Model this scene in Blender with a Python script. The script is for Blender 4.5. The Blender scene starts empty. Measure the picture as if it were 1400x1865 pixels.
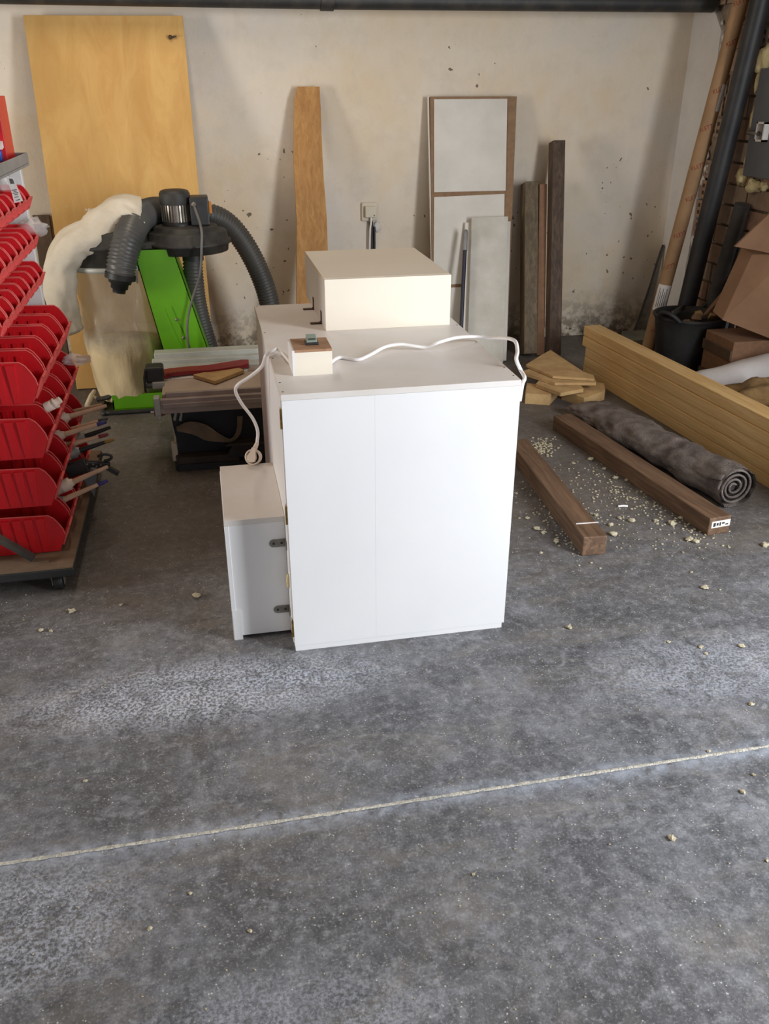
import bpy, math, random
from mathutils import Vector, Matrix, noise
random.seed(7)
C = bpy.context.scene.collection
sc = bpy.context.scene
PI = math.pi

# ---------------------------------------------------------------- camera
CAM_H, FPX, PITCH, YAW = 1.45, 1576.3, math.radians(26.22), math.radians(11.4)
cd = bpy.data.cameras.new('camera'); cam = bpy.data.objects.new('camera', cd); C.objects.link(cam)
cam.location = (0, 0, CAM_H); cam.rotation_euler = (PI/2 - PITCH, 0, -YAW)
cd.sensor_fit = 'VERTICAL'; cd.sensor_height = 36; cd.lens = 36*FPX/1865; cd.clip_start = .05
sc.camera = cam

# ---------------------------------------------------------------- light
w = bpy.data.worlds.new('world'); sc.world = w; w.use_nodes = True
w.node_tree.nodes['Background'].inputs[0].default_value = (.72, .86, 1, 1)
w.node_tree.nodes['Background'].inputs[1].default_value = 0.3
def area(name, loc, target, sx, sy, power, col):
    l = bpy.data.lights.new(name, 'AREA'); l.shape = 'RECTANGLE'; l.size = sx; l.size_y = sy
    l.energy = power; l.color = col
    o = bpy.data.objects.new(name, l); C.objects.link(o); o.location = loc
    o.rotation_euler = (Vector(target) - Vector(loc)).to_track_quat('-Z', 'Y').to_euler()
    return o
area('daylight_right_doorway', (2.80, .45, 1.35), (0.3, 1.7, .6), 0.9, 2.0, 150, (.92, .96, 1))
area('daylight_left_doorway', (-4.1, 2.3, 1.15), (1.0, 3.3, .8), 0.8, 1.7, 100, (1, .94, .86))
area('daylight_garage_door', (1.0, -4.6, 1.6), (0.3, 3, .9), 3.6, 2.6, 45, (.90, .94, 1))
area('lamp_light', (-.15, 3.95, 2.50), (-.15, 3.95, 0), .08, 1.2, 10, (1, .86, .68))
sc.view_settings.view_transform = 'Standard'; sc.view_settings.look = 'None'
sc.view_settings.exposure = 0.06; sc.view_settings.gamma = 1
sc.view_settings.use_curve_mapping = False

# ---------------------------------------------------------------- pixel -> room
def at(px, py, z=None, Y=None, X=None):
    a = (px - 700)/FPX; b = (py - 932.5)/FPX
    dx, dy, dz = a, math.cos(PITCH) - b*math.sin(PITCH), -math.sin(PITCH) - b*math.cos(PITCH)
    c, s = math.cos(YAW), math.sin(YAW)
    d = Vector((c*dx + s*dy, -s*dx + c*dy, dz))
    t = (z - CAM_H)/d.z if z is not None else (Y/d.y if Y is not None else X/d.x)
    return Vector((0, 0, CAM_H)) + d*t

# ---------------------------------------------------------------- materials
def srgb(r, g, b):
    f = lambda v: (v/255/12.92 if v/255 <= .04045 else ((v/255 + .055)/1.055)**2.4)
    return (f(r), f(g), f(b), 1)
class NT:
    def __init__(s, name):
        s.m = bpy.data.materials.new(name); s.m.use_nodes = True
        s.t = s.m.node_tree; s.b = s.t.nodes['Principled BSDF']
        s.co = s.t.nodes.new('ShaderNodeTexCoord')
    def n(s, kind, **kw):
        nd = s.t.nodes.new(kind)
        for k, v in kw.items():
            if k in nd.inputs: nd.inputs[k].default_value = v
            else: setattr(nd, k, v)
        return nd
    def l(s, a, b): s.t.links.new(a, b)
    def coord(s, scale=(1, 1, 1), kind='Object', loc=(0, 0, 0)):
        mp = s.n('ShaderNodeMapping'); mp.inputs['Scale'].default_value = scale
        mp.inputs['Location'].default_value = loc
        s.l(s.co.outputs[kind], mp.inputs['Vector']); return mp.outputs['Vector']
    def noise(s, scale, detail=6, rough=.6, vec=None, dist=0):
        nd = s.n('ShaderNodeTexNoise', Scale=scale, Detail=detail, Roughness=rough, Distortion=dist)
        if vec is not None: s.l(vec, nd.inputs['Vector'])
        else: s.l(s.co.outputs['Object'], nd.inputs['Vector'])
        return nd.outputs['Fac']
    def ramp(s, fac, stops):
        r = s.n('ShaderNodeValToRGB'); e = r.color_ramp.elements
        while len(e) < len(stops): e.new(.5)
        for i, (p, c) in enumerate(stops):
            e[i].position = p; e[i].color = c if len(c) == 4 else (*c, 1)
        s.l(fac, r.inputs['Fac']); return r.outputs['Color']
    def mask(s, fac, lo, hi):
        m = s.n('ShaderNodeMapRange'); s.l(fac, m.inputs[0]); m.inputs[1].default_value = lo; m.inputs[2].default_value = hi
        return m.outputs[0]
    def mix(s, fac, a, b, mode='MIX'):
        m = s.n('ShaderNodeMix', data_type='RGBA', blend_type=mode)
        for v, k in ((fac, 0), (a, 6), (b, 7)):
            if hasattr(v, 'is_linked') or hasattr(v, 'node'): s.l(v, m.inputs[k])
            else: m.inputs[k].default_value = v
        return m.outputs[2]
    def mul(s, a, b, op='MULTIPLY'):
        m = s.n('ShaderNodeMath', operation=op)
        for v, k in ((a, 0), (b, 1)):
            if hasattr(v, 'node'): s.l(v, m.inputs[k])
            else: m.inputs[k].default_value = v
        return m.outputs[0]
    def bump(s, h, strength, dist=.01):
        b = s.n('ShaderNodeBump', Strength=strength, Distance=dist); s.l(h, b.inputs['Height'])
        s.l(b.outputs['Normal'], s.b.inputs['Normal'])
    def out(s, col=None, rough=.6, metal=0, spec=.5):
        if col is not None:
            if hasattr(col, 'node'): s.l(col, s.b.inputs['Base Color'])
            else: s.b.inputs['Base Color'].default_value = col
        s.b.inputs['Roughness'].default_value = rough; s.b.inputs['Metallic'].default_value = metal
        s.b.inputs['Specular IOR Level'].default_value = spec
        return s.m
def mat(name, c1, c2=None, scale=6, rough=.6, metal=0, bump=0, bscale=60, stretch=(1, 1, 1), lo=.35, hi=.65, spec=.5):
    """two-tone noisy procedural material; c1/c2 are sRGB bytes"""
    t = NT(name); v = t.coord(stretch)
    c2 = c2 or tuple(int(x*.9) for x in c1)
    col = t.ramp(t.noise(scale, vec=v), [(lo, srgb(*c1)), (hi, srgb(*c2))])
    if bump: t.bump(t.noise(bscale, vec=v), bump)
    return t.out(col, rough, metal, spec)
def wood(name, light, dark, sx=1, stretch=(14, 14, 1), rough=.65, bump=.15, scale=3.0, fine=10):
    t = NT(name); v = t.coord(stretch); v2 = t.coord(tuple(x*.35 for x in stretch))
    n1 = t.noise(scale, 8, .65, v, .8); n2 = t.noise(fine, 4, .6, v)
    n3 = t.noise(1.6, 4, .55, v2)
    mid = tuple((a + b)//2 for a, b in zip(light, dark))
    c = t.ramp(n1, [(.3, srgb(*dark)), (.48, srgb(*mid)), (.66, srgb(*light))])
    c = t.mix(t.mul(t.mask(n3, .4, .7), .45), c, srgb(*tuple(int(x*.8) for x in mid)))
    c = t.mix(t.mul(n2, .25), c, srgb(*dark))
    t.bump(n2, bump, .004); return t.out(c, rough, 0, .35)

# --- floor concrete
def floor_mat():
    t = NT('concrete_floor'); P_ = t.co.outputs['Object']
    big = t.noise(1.1, 5, .6); med = t.noise(4.5, 8, .68, None, .6); fine = t.noise(38, 6, .7); grit = t.noise(170, 3, .6)
    mot = t.noise(13, 7, .72, None, .9)
    c = t.ramp(med, [(.3, srgb(76, 76, 80)), (.46, srgb(96, 97, 101)), (.58, srgb(112, 113, 118)), (.74, srgb(138, 140, 147))])
    c = t.mix(t.mul(t.mask(big, .42, .66), .5), c, srgb(84, 81, 80))
    c = t.mix(t.mul(t.mask(mot, .52, .70), .55), c, srgb(146, 147, 152))
    c = t.mix(t.mul(t.mask(mot, .46, .30), .7), c, srgb(60, 60, 63))
    c = t.mix(t.mul(t.mask(fine, .52, .70), .6), c, srgb(160, 161, 166))
    c = t.mix(t.mul(t.mask(fine, .47, .32), .6), c, srgb(62, 62, 65))
    c = t.mix(t.mul(t.mask(grit, .56, .70), .45), c, srgb(176, 176, 178))
    c = t.mix(t.mul(t.mask(grit, .44, .32), .35), c, srgb(52, 52, 54))
    sc_v = t.coord((1.2, 9, 1)); mr_ = t.n('ShaderNodeVectorRotate', rotation_type='Z_AXIS'); t.l(sc_v, mr_.inputs['Vector']); mr_.inputs['Angle'].default_value = .5
    scr_ = t.mul(t.mask(t.noise(9, 3, .5, mr_.outputs[0], .3), .66, .72), t.mask(t.noise(1.7, 3), .5, .6))
    c = t.mix(t.mul(scr_, .45), c, srgb(168, 164, 156))
    # brown foot-trodden dust (streaks) and sawdust
    v = t.coord((.6, 1.6, 1)); dust = t.mask(t.noise(3.2, 8, .7, v, 1.2), .50, .72)
    c = t.mix(t.mul(dust, .45), c, srgb(142, 133, 120))
    # browner slab colour towards the back of the workshop
    sep = t.n('ShaderNodeSeparateXYZ'); t.l(P_, sep.inputs[0])
    edge = t.mul(sep.outputs['Y'], t.mul(t.noise(2.2, 5), .9), 'ADD')
    back = t.n('ShaderNodeMapRange'); t.l(edge, back.inputs[0]); back.inputs[1].default_value = 2.5; back.inputs[2].default_value = 3.3
    c = t.mix(t.mul(back.outputs[0], .55), c, srgb(98, 86, 73))
    # pale dusty scuffed patch in front of the cabinet and a second one by the joint
    for (x, y, sx, sy, a) in ((-.12, 1.92, .62, .17, .85), (-.50, 1.25, .33, .20, .55), (1.3, 1.75, .5, .2, .4), (.0, .95, .4, .14, .3)):
        mp = t.n('ShaderNodeMapping', vector_type='TEXTURE'); mp.inputs['Location'].default_value = (x, y, 0)
        mp.inputs['Scale'].default_value = (sx, sy, 1); t.l(P_, mp.inputs[0])
        g = t.n('ShaderNodeTexGradient', gradient_type='SPHERICAL'); t.l(mp.outputs[0], g.inputs[0])
        k = t.mul(t.mask(g.outputs['Fac'], 0, .55), t.mask(t.noise(120, 5, .7), .45, .56)); k = t.mul(k, t.mask(mot, .30, .52))
        c = t.mix(t.mul(k, a), c, srgb(196, 202, 216))
    # dust swept along the joint
    dj = t.mul(t.mul(sep.outputs['Y'], jL.y, 'SUBTRACT'), 0, 'ADD'); dj = t.mul(dj, t.mul(t.noise(3.5, 4), .03), 'ADD'); dj = t.mul(dj, -.015, 'ADD')
    ab = t.n('ShaderNodeMath', operation='ABSOLUTE'); t.l(dj, ab.inputs[0])
    c = t.mix(t.mul(t.mul(t.mask(ab.outputs[0], .045, .008), t.mask(t.noise(30, 5, .7), .35, .6)), .5), c, srgb(176, 184, 198))
    # bright and dark specks
    vo = t.n('ShaderNodeTexVoronoi', Scale=95.0); t.l(P_, vo.inputs['Vector'])
    sp = t.mul(t.mask(vo.outputs['Distance'], .20, .12), t.mask(t.noise(23, 4), .52, .6))
    c = t.mix(t.mul(sp, .75), c, srgb(214, 212, 205))
    t.bump(t.mul(fine, grit, 'ADD'), .25, .003)
    r = t.ramp(med, [(.3, (.42,)*3), (.7, (.68,)*3)]); t.l(r, t.b.inputs['Roughness'])
    t.out(c); t.b.inputs['Specular IOR Level'].default_value = .35
    for l in list(t.t.links):
        pass
    t.l(r, t.b.inputs['Roughness']); return t.m
def plaster_mat(name, base, warm, grey, specks=True):
    t = NT(name); P_ = t.co.outputs['Object']
    n1 = t.noise(1.3, 5, .6); n2 = t.noise(9, 6, .65); n3 = t.noise(60, 5, .65)
    c = t.ramp(n1, [(.32, srgb(*grey)), (.5, srgb(*base)), (.66, srgb(*warm))])
    c = t.mix(t.mul(t.mask(n2, .5, .75), .3), c, srgb(*tuple(int(x*.86) for x in base)))
    v = t.coord((1, 1, .25)); c = t.mix(t.mul(t.mask(t.noise(14, 5, .6, v), .52, .74), .2), c, srgb(228, 222, 212))
    if specks:
        sep = t.n('ShaderNodeSeparateXYZ'); t.l(P_, sep.inputs[0])
        low = t.n('ShaderNodeMapRange'); t.l(sep.outputs['Z'], low.inputs[0])
        low.inputs[1].default_value = 1.25; low.inputs[2].default_value = .15; low.inputs[3].default_value = .40; low.inputs[4].default_value = .57
        wv = t.n('ShaderNodeTexNoise', Scale=26.0, Detail=3.0); t.l(P_, wv.inputs['Vector'])
        va = t.n('ShaderNodeVectorMath', operation='MULTIPLY_ADD'); t.l(wv.outputs['Color'], va.inputs[0]); va.inputs[1].default_value = (.05, .05, .05); t.l(t.coord((1, 1, .8)), va.inputs[2])
        vo = t.n('ShaderNodeTexVoronoi', Scale=30.0); t.l(va.outputs[0], vo.inputs['Vector'])
        wn = t.n('ShaderNodeTexWhiteNoise'); t.l(vo.outputs['Position'], wn.inputs[0])
        thr = t.mul(t.mul(wn.outputs['Value'], 2.2, 'POWER'), .26)
        dot = t.mul(vo.outputs['Distance'], thr, 'LESS_THAN')
        area_ = t.mul(t.noise(2.1, 4), low.outputs[0], 'LESS_THAN')
        c = t.mix(t.mul(t.mul(dot, area_), .8), c, srgb(70, 58, 46))
        # rising dirt along the foot of the wall
        dirt = t.n('ShaderNodeMapRange'); t.l(sep.outputs['Z'], dirt.inputs[0]); dirt.inputs[1].default_value = .30; dirt.inputs[2].default_value = .02
        k = t.mul(dirt.outputs[0], t.mask(t.noise(20, 6, .7), .42, .56))
        c = t.mix(t.mul(k, .8), c, srgb(86, 70, 52))
    t.bump(t.mul(t.mul(n2, .8), t.mul(n3, .35), 'ADD'), .35, .012)
    return t.out(c, .9, 0, .2)

jL, jR = at(-60, 1584, z=0), at(1460, 1350, z=0)
MT = {}
MT['floor'] = floor_mat()
MT['plaster'] = plaster_mat('plaster_wall', (222, 209, 190), (219, 200, 172), (214, 206, 196))
MT['plaster_white'] = plaster_mat('plaster_white', (214, 208, 202), (208, 200, 190), (220, 216, 212), False)
MT['brick'] = mat('brick_clay', (170, 136, 112), (146, 118, 98), 9, .9, bump=.4, bscale=40)
MT['brick2'] = mat('brick_clay_grey', (158, 138, 118), (136, 112, 94), 7, .9, bump=.4, bscale=40)
MT['mortar'] = mat('mortar', (156, 138, 116), (120, 104, 88), 14, .95, bump=.6, bscale=35)
MT['sealant'] = mat('sawdust_in_joint', (226, 220, 206), (168, 164, 156), 120, .95, bump=.8, bscale=220)
MT['white'] = mat('white_melamine', (233, 232, 232), (228, 227, 228), 2.2, .42, spec=.4)
MT['white_warm'] = mat('cream_melamine', (238, 228, 212), (232, 222, 206), 2.2, .45, spec=.4)
MT['white_top'] = mat('white_melamine_dusty', (226, 222, 220), (214, 206, 198), 3.0, .4, spec=.4)
MT['particle'] = mat('cut_board_edge', (214, 206, 196), (196, 184, 170), 40, .8)
MT['ply_yellow'] = wood('yellow_plywood', (212, 172, 106), (194, 148, 84), stretch=(5, 5, .7), bump=.1, scale=2.2)
MT['oak'] = wood('oak_plank', (196, 150, 92), (160, 112, 62), stretch=(16, 16, 1.2))
MT['mdf'] = mat('raw_mdf', (146, 116, 88), (132, 104, 78), 30, .85)
MT['mdf_red'] = mat('raw_mdf_reddish', (140, 104, 78), (126, 94, 70), 30, .85)
MT['board_white'] = mat('dusty_white_board', (222, 216, 206), (206, 200, 190), 5, .6, lo=.3, hi=.7)
MT['board_dirty'] = mat('dirty_white_board', (208, 204, 194), (186, 180, 168), 7, .7, lo=.35, hi=.7)
MT['post_grey'] = wood('weathered_post', (128, 112, 88), (78, 66, 50), stretch=(18, 18, 1.5))
MT['post_dark'] = wood('dark_weathered_post', (104, 86, 70), (58, 44, 36), stretch=(18, 18, 1.5))
MT['beam_dark'] = wood('dark_timber', (132, 104, 80), (80, 58, 44), stretch=(16, 1.2, 16))
MT['pine'] = wood('pine_timber', (234, 202, 148), (198, 156, 98), stretch=(16, .8, 16), bump=.08)
MT['brown_board'] = wood('brown_board', (110, 90, 70), (84, 66, 50), stretch=(10, 10, 1))
MT['felt'] = mat('grey_felt', (142, 131, 124), (100, 91, 87), 12, .98, bump=.9, bscale=120, spec=.1)
MT['felt_in'] = mat('grey_felt_inside', (74, 68, 68), (46, 42, 42), 18, .98, bump=.9, bscale=120, spec=.1)
MT['foamwood'] = mat('dusty_offcut', (206, 172, 120), (176, 142, 98), 9, .9, bump=.3, bscale=60)
MT['foam'] = mat('cured_expanding_foam', (212, 196, 150), (184, 168, 122), 12, .85, bump=.8, bscale=30)
MT['cardboard'] = mat('cardboard', (148, 112, 84), (136, 102, 76), 6, .85)
MT['card_tube'] = mat('cardboard_tube', (172, 136, 98), (150, 116, 82), 5, .7)
MT['paper'] = mat('paper_label', (226, 220, 214), (214, 208, 202), 9, .7)
MT['ink'] = mat('black_print', (40, 38, 38), None, 5, .8)
MT['ink_red'] = mat('red_print', (150, 30, 26), (122, 24, 22), 40, .8)
MT['black'] = mat('black_plastic', (32, 32, 33), (46, 45, 44), 12, .5)
MT['black_dusty'] = mat('dusty_black_metal', (38, 38, 37), (78, 72, 64), 7, .6, lo=.42, hi=.72)
MT['black_pipe'] = mat('black_pipe', (36, 37, 40), (52, 50, 50), 10, .5)
MT['bucket'] = mat('black_rubber', (30, 31, 33), (50, 48, 46), 10, .65)
MT['iron_pipe'] = mat('dark_overhead_pipe', (44, 44, 44), (74, 68, 60), 10, .55, lo=.45, hi=.75)
MT['grey_pipe'] = mat('dusty_grey_pipe', (78, 74, 72), (56, 53, 52), 9, .8)
MT['hose'] = mat('grey_hose', (74, 75, 76), (92, 90, 86), 5, .42)
MT['hose_dark'] = mat('dark_hose', (58, 57, 55), (74, 70, 64), 5, .5)
MT['green'] = mat('green_paint', (104, 172, 24), (88, 150, 22), 4, .38, lo=.3, hi=.75)
MT['steel'] = mat('brushed_steel', (176, 170, 160), (150, 142, 132), 8, .35, .85)
MT['zinc'] = mat('dull_zinc', (150, 146, 140), (120, 114, 104), 20, .5, .7)
MT['rust'] = mat('rusty_hinge', (84, 58, 36), (52, 38, 28), 60, .7, .3)
MT['brass'] = mat('brass_hinge', (170, 140, 76), (120, 96, 52), 60, .45, .8)
MT['alu'] = mat('dusty_aluminium', (192, 196, 190), (170, 172, 164), 6, .5, .2)
MT['saw_table'] = mat('dusty_saw_table', (200, 182, 168), (176, 158, 144), 5, .6)
MT['saw_rail'] = mat('saw_rail', (172, 158, 150), (146, 132, 124), 8, .55)
MT['saw_body'] = mat('saw_body_black', (34, 36, 44), (46, 46, 50), 6, .55)
MT['saw_dust'] = mat('saw_base_dusty', (70, 62, 54), (48, 44, 40), 9, .7)
MT['ivory'] = mat('ivory_plastic', (214, 204, 184), (200, 190, 170), 9, .6)
MT['red_bin'] = mat('red_bin_plastic', (206, 28, 36), (194, 24, 32), 4, .35)
MT['red_rim'] = mat('scuffed_pink_rim', (214, 92, 86), (204, 74, 70), 30, .6)
MT['red_stick'] = mat('red_push_stick', (150, 30, 36), (128, 24, 32), 20, .5)
MT['cloth'] = mat('canvas_bag', (224, 215, 198), (200, 188, 166), 4, .95, bump=.4, bscale=14, spec=.1)
MT['sawdust'] = mat('fine_sawdust', (226, 202, 156), (206, 180, 132), 12, .95, bump=.4, bscale=40)
MT['sack'] = mat('brown_sack', (146, 116, 72), (104, 80, 52), 9, .9, bump=.5, bscale=40)
MT['white_roll'] = mat('white_sheeting', (214, 208, 206), (196, 188, 186), 5, .7)
MT['panel_grey'] = mat('grey_cabinet', (104, 106, 110), (90, 92, 96), 6, .5)
MT['cord'] = mat('white_cord', (238, 234, 232), (228, 222, 220), 4, .35)
MT['cord_grey'] = mat('grey_cord', (120, 116, 110), (88, 84, 80), 8, .6)
MT['plug'] = mat('cream_plug', (226, 208, 192), (214, 196, 180), 9, .45)
MT['walnut'] = wood('brown_veneer', (190, 150, 118), (150, 112, 84), stretch=(6, 30, 6), bump=.05)
MT['clear'] = None
MT['rocker'] = mat('grey_green_rocker', (150, 160, 148), (130, 140, 128), 9, .3)
MT['orange'] = mat('orange_switch', (196, 122, 44), None, 9, .5)
MT['blue'] = mat('blue_plastic', (36, 92, 190), (28, 72, 160), 9, .4)
MT['navy'] = mat('navy_cap', (44, 40, 110), None, 9, .5)
MT['maroon'] = mat('maroon_cap', (124, 28, 44), None, 9, .5)
MT['darkgreen'] = mat('dark_green_cap', (44, 56, 44), None, 9, .5)
MT['ochre'] = mat('ochre_tip', (146, 112, 40), None, 9, .5)
MT['nozzle'] = mat('beige_nozzle', (208, 176, 146), (190, 158, 130), 9, .5)
MT['cart_dust'] = mat('dusty_cart_top', (124, 102, 80), (104, 86, 68), 8, .85)
MT['cart_white'] = mat('white_rack_steel', (224, 224, 220), (208, 208, 204), 8, .5)
MT['galv'] = mat('galvanised_shelf', (150, 150, 150), (132, 132, 132), 9, .5, .3)
MT['crumb'] = mat('foam_crumb', (188, 178, 152), (160, 150, 126), 40, .9)
MT['wires'] = mat('dusty_wire', (140, 126, 108), (110, 98, 82), 9, .7)
MT['bluegrey'] = mat('greenish_gray_bin', (124, 124, 112), (104, 104, 94), 9, .7)
def clear_mat(name, alpha, tint):
    t = NT(name); t.out(srgb(*tint), .22); t.b.inputs['Alpha'].default_value = alpha
    t.bump(t.noise(30), .5, .004); return t.m
t = NT('clear_bag'); t.out(srgb(212, 206, 190), .2)
sp_ = t.n('ShaderNodeSeparateXYZ'); t.l(t.co.outputs['Object'], sp_.inputs[0])
hz_n = t.mul(sp_.outputs['Z'], t.mul(t.noise(9, 5), .16), 'ADD')
mr = t.n('ShaderNodeMapRange'); t.l(hz_n, mr.inputs[0]); mr.inputs[1].default_value = .36; mr.inputs[2].default_value = .46; mr.inputs[3].default_value = .85; mr.inputs[4].default_value = .34
t.l(t.ramp(mr.outputs[0], [(.36, srgb(188, 184, 174)), (.8, srgb(228, 208, 166))]), t.b.inputs['Base Color'])
t.l(mr.outputs[0], t.b.inputs['Alpha']); t.bump(t.noise(12, 4, .5, t.coord((1, 1, .3))), .6, .02); MT['bag_clear'] = t.m
MT['film'] = clear_mat('clear_film', .34, (232, 226, 222))

# ---------------------------------------------------------------- mesh building
class MB:
    def __init__(s): s.v = []; s.f = []; s.sm = []
    def add(s, vs, fs, smooth=False):
        o = len(s.v); s.v += [Vector(x) for x in vs]
        s.f += [tuple(o + i for i in f) for f in fs]; s.sm += [smooth]*len(fs); return s
    def hexa(s, p):   # p: 0-3 bottom loop, 4-7 top loop (counter-clockwise from above)
        return s.add(p, [(3, 2, 1, 0), (4, 5, 6, 7), (0, 1, 5, 4), (1, 2, 6, 5), (2, 3, 7, 6), (3, 0, 4, 7)])
    def box(s, x0, x1, y0, y1, z0, z1):
        return s.hexa([(x0, y0, z0), (x1, y0, z0), (x1, y1, z0), (x0, y1, z0), (x0, y0, z1), (x1, y0, z1), (x1, y1, z1), (x0, y1, z1)])
    def bar(s, a, b, wid, hei, up=(0, 0, 1)):
        a, b = Vector(a), Vector(b); d = (b - a).normalized(); r = d.cross(Vector(up)).normalized(); u = r.cross(d)
        r *= wid/2; u *= hei/2
        return s.hexa([a - r - u, a + r - u, b + r - u, b - r - u, a - r + u, a + r + u, b + r + u, b - r + u])
    def prism(s, pts, ext, smooth=False):
        n = len(pts); e = Vector(ext); p = [Vector(q) for q in pts]
        s.add(p + [q + e for q in p], [tuple(range(n - 1, -1, -1)), tuple(range(n, 2*n))])
        return s.add(p + [q + e for q in p], [(i, (i + 1) % n, (i + 1) % n + n, i + n) for i in range(n)], smooth)
    def tube(s, path, r, n=12, caps=True, smooth=True, flat=1.0, jit=0, seed=0, flatdir=None):
        path = [Vector(p) for p in path]; m = len(path); rs = r if isinstance(r, (list, tuple)) else [r]*m
        t0 = (path[1] - path[0]).normalized()
        ref = Vector(flatdir) if flatdir is not None else (Vector((0, 0, 1)) if abs(t0.z) < .9 else Vector((1, 0, 0)))
        u = (ref - t0*ref.dot(t0)).normalized(); vs = []
        for i, p in enumerate(path):
            t = (path[min(i + 1, m - 1)] - path[max(i - 1, 0)]).normalized()
            u = (u - t*u.dot(t)).normalized(); q = t.cross(u)
            for k in range(n):
                a = 2*PI*k/n; rr = rs[i]
                if jit: rr *= 1 + jit*noise.noise(Vector((math.cos(a)*1.7 + seed, math.sin(a)*1.7, i*.45)))
                vs.append(p + u*(math.cos(a)*rr*flat) + q*(math.sin(a)*rr))
        fs = [(i*n + k, i*n + (k + 1) % n, (i + 1)*n + (k + 1) % n, (i + 1)*n + k) for i in range(m - 1) for k in range(n)]
        s.add(vs, fs, smooth)
        if caps: s.add(vs[:n], [tuple(range(n - 1, -1, -1))]); s.add(vs[-n:], [tuple(range(n))])
        return s
    def lathe(s, prof, c=(0, 0, 0), n=32, smooth=True, axis=None, cap=True, fold=0, fk=9):
        c = Vector(c); R = Matrix.Identity(3)
        if axis is not None: R = Vector((0, 0, 1)).rotation_difference(Vector(axis).normalized()).to_matrix()
        vs = []
        for j, (r, z) in enumerate(prof):
            for k in range(n):
                a = 2*PI*k/n; rr = r*(1 + fold*math.sin(fk*a + j*.35)*.5 + fold*noise.noise(Vector((math.cos(a)*2, math.sin(a)*2, z*9))))
                vs.append(c + R @ Vector((rr*math.cos(a), rr*math.sin(a), z)))
        m = len(prof)
        s.add(vs, [(j*n + k, j*n + (k + 1) % n, (j + 1)*n + (k + 1) % n, (j + 1)*n + k) for j in range(m - 1) for k in range(n)], smooth)
        if cap: s.add(vs[:n], [tuple(range(n - 1, -1, -1))]); s.add(vs[-n:], [tuple(range(n))])
        return s
    def blob(s, c, r, seed=0, n=10, jag=.25, sc_=(1, 1, 1)):
        c = Vector(c); vs = []; m = max(5, n//2 + 1)
        for j in range(m):
            th = PI*j/(m - 1)
            for k in range(n):
                a = 2*PI*k/n; d = Vector((math.sin(th)*math.cos(a), math.sin(th)*math.sin(a), math.cos(th)))
                rr = r*(1 + jag*2*noise.noise(d*1.6 + Vector((seed*3.1, seed, 0))))
                vs.append(c + Vector((d.x*rr*sc_[0], d.y*rr*sc_[1], d.z*rr*sc_[2])))
        return s.add(vs, [(j*n + k, (j + 1)*n + k, (j + 1)*n + (k + 1) % n, j*n + (k + 1) % n) for j in range(m - 1) for k in range(n)], True)
    def grid(s, fn, nu, nv, thick=0):
        vs = [Vector(fn(i/nu, j/nv)) for j in range(nv + 1) for i in range(nu + 1)]
        fs = [(j*(nu + 1) + i, j*(nu + 1) + i + 1, (j + 1)*(nu + 1) + i + 1, (j + 1)*(nu + 1) + i) for j in range(nv) for i in range(nu)]
        return s.add(vs, fs, True)
    def mesh(s, name, m):
        me = bpy.data.meshes.new(name); me.from_pydata([tuple(v) for v in s.v], [], s.f)
        for p, f in zip(me.polygons, s.sm): p.use_smooth = f
        if m: me.materials.append(MT[m])
        me.update(); return me
    def build(s, name, m, parent=None, bevel=0, solid=0):
        o = bpy.data.objects.new(name, s.mesh(name, m)); C.objects.link(o)
        if parent is not None: o.parent = parent; o.matrix_parent_inverse = Matrix.Identity(4); o.location = -Vector(parent.get('_org', (0, 0, 0))) if parent.get('_org') is not None else (0, 0, 0)
        if solid:
            md = o.modifiers.new('solid', 'SOLIDIFY'); md.thickness = solid; md.offset = 0
        if bevel:
            md = o.modifiers.new('bevel', 'BEVEL'); md.width = bevel; md.segments = 2; md.limit_method = 'ANGLE'
        return o
def tag(o, label, cat, group=None):
    o['label'] = label; o['category'] = cat
    if group: o['group'] = group
    return o
def empty(name, loc, label=None, cat=None, group=None):
    o = bpy.data.objects.new(name, None); C.objects.link(o); o.location = loc
    o.empty_display_size = .05
    if label: tag(o, label, cat, group)
    return o
def part(mb, name, m, parent, **kw):
    """part meshes are written in room coordinates; the Empty stands at the thing's base"""
    o = mb.build(name, m, None, **kw); o.parent = parent
    r = parent
    off = Vector((0, 0, 0))
    while r is not None: off += Vector(r.location); r = r.parent
    o.location = -off
    return o
def sub(mb, name, m, parent, **kw):
    o = mb.build(name, m, None, **kw); o.parent = parent; o.location = (0, 0, 0); return o
def struct(o): o['kind'] = 'structure'; return o
def cat_rom(pts, k=8):
    pts = [Vector(p) for p in pts]; p = [pts[0]*2 - pts[1]] + pts + [pts[-1]*2 - pts[-2]]; out = []
    for i in range(1, len(p) - 2):
        for j in range(k):
            t = j/k; a, b, c, d = p[i - 1], p[i], p[i + 1], p[i + 2]
            out.append(.5*((2*b) + (c - a)*t + (2*a - 5*b + 4*c - d)*t*t + (3*b - a - 3*c + d)*t**3))
    return out + [pts[-1]]
def resample(path, step):
    out = [path[0]]; acc = 0
    for a, b in zip(path[:-1], path[1:]):
        L = (b - a).length; t = step - acc
        while t <= L: out.append(a.lerp(b, t/L)); t += step
        acc = L - (t - step)
    return out
def hose(path, r, pitch=.016, amp=.07, n=20):
    p = resample(cat_rom(path, 16), pitch/3)
    rs = [r*(1 + (amp if i % 3 == 0 else (-amp if i % 3 == 1 else 0))) for i in range(len(p))]
    return MB().tube(p, rs, n), p
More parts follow.
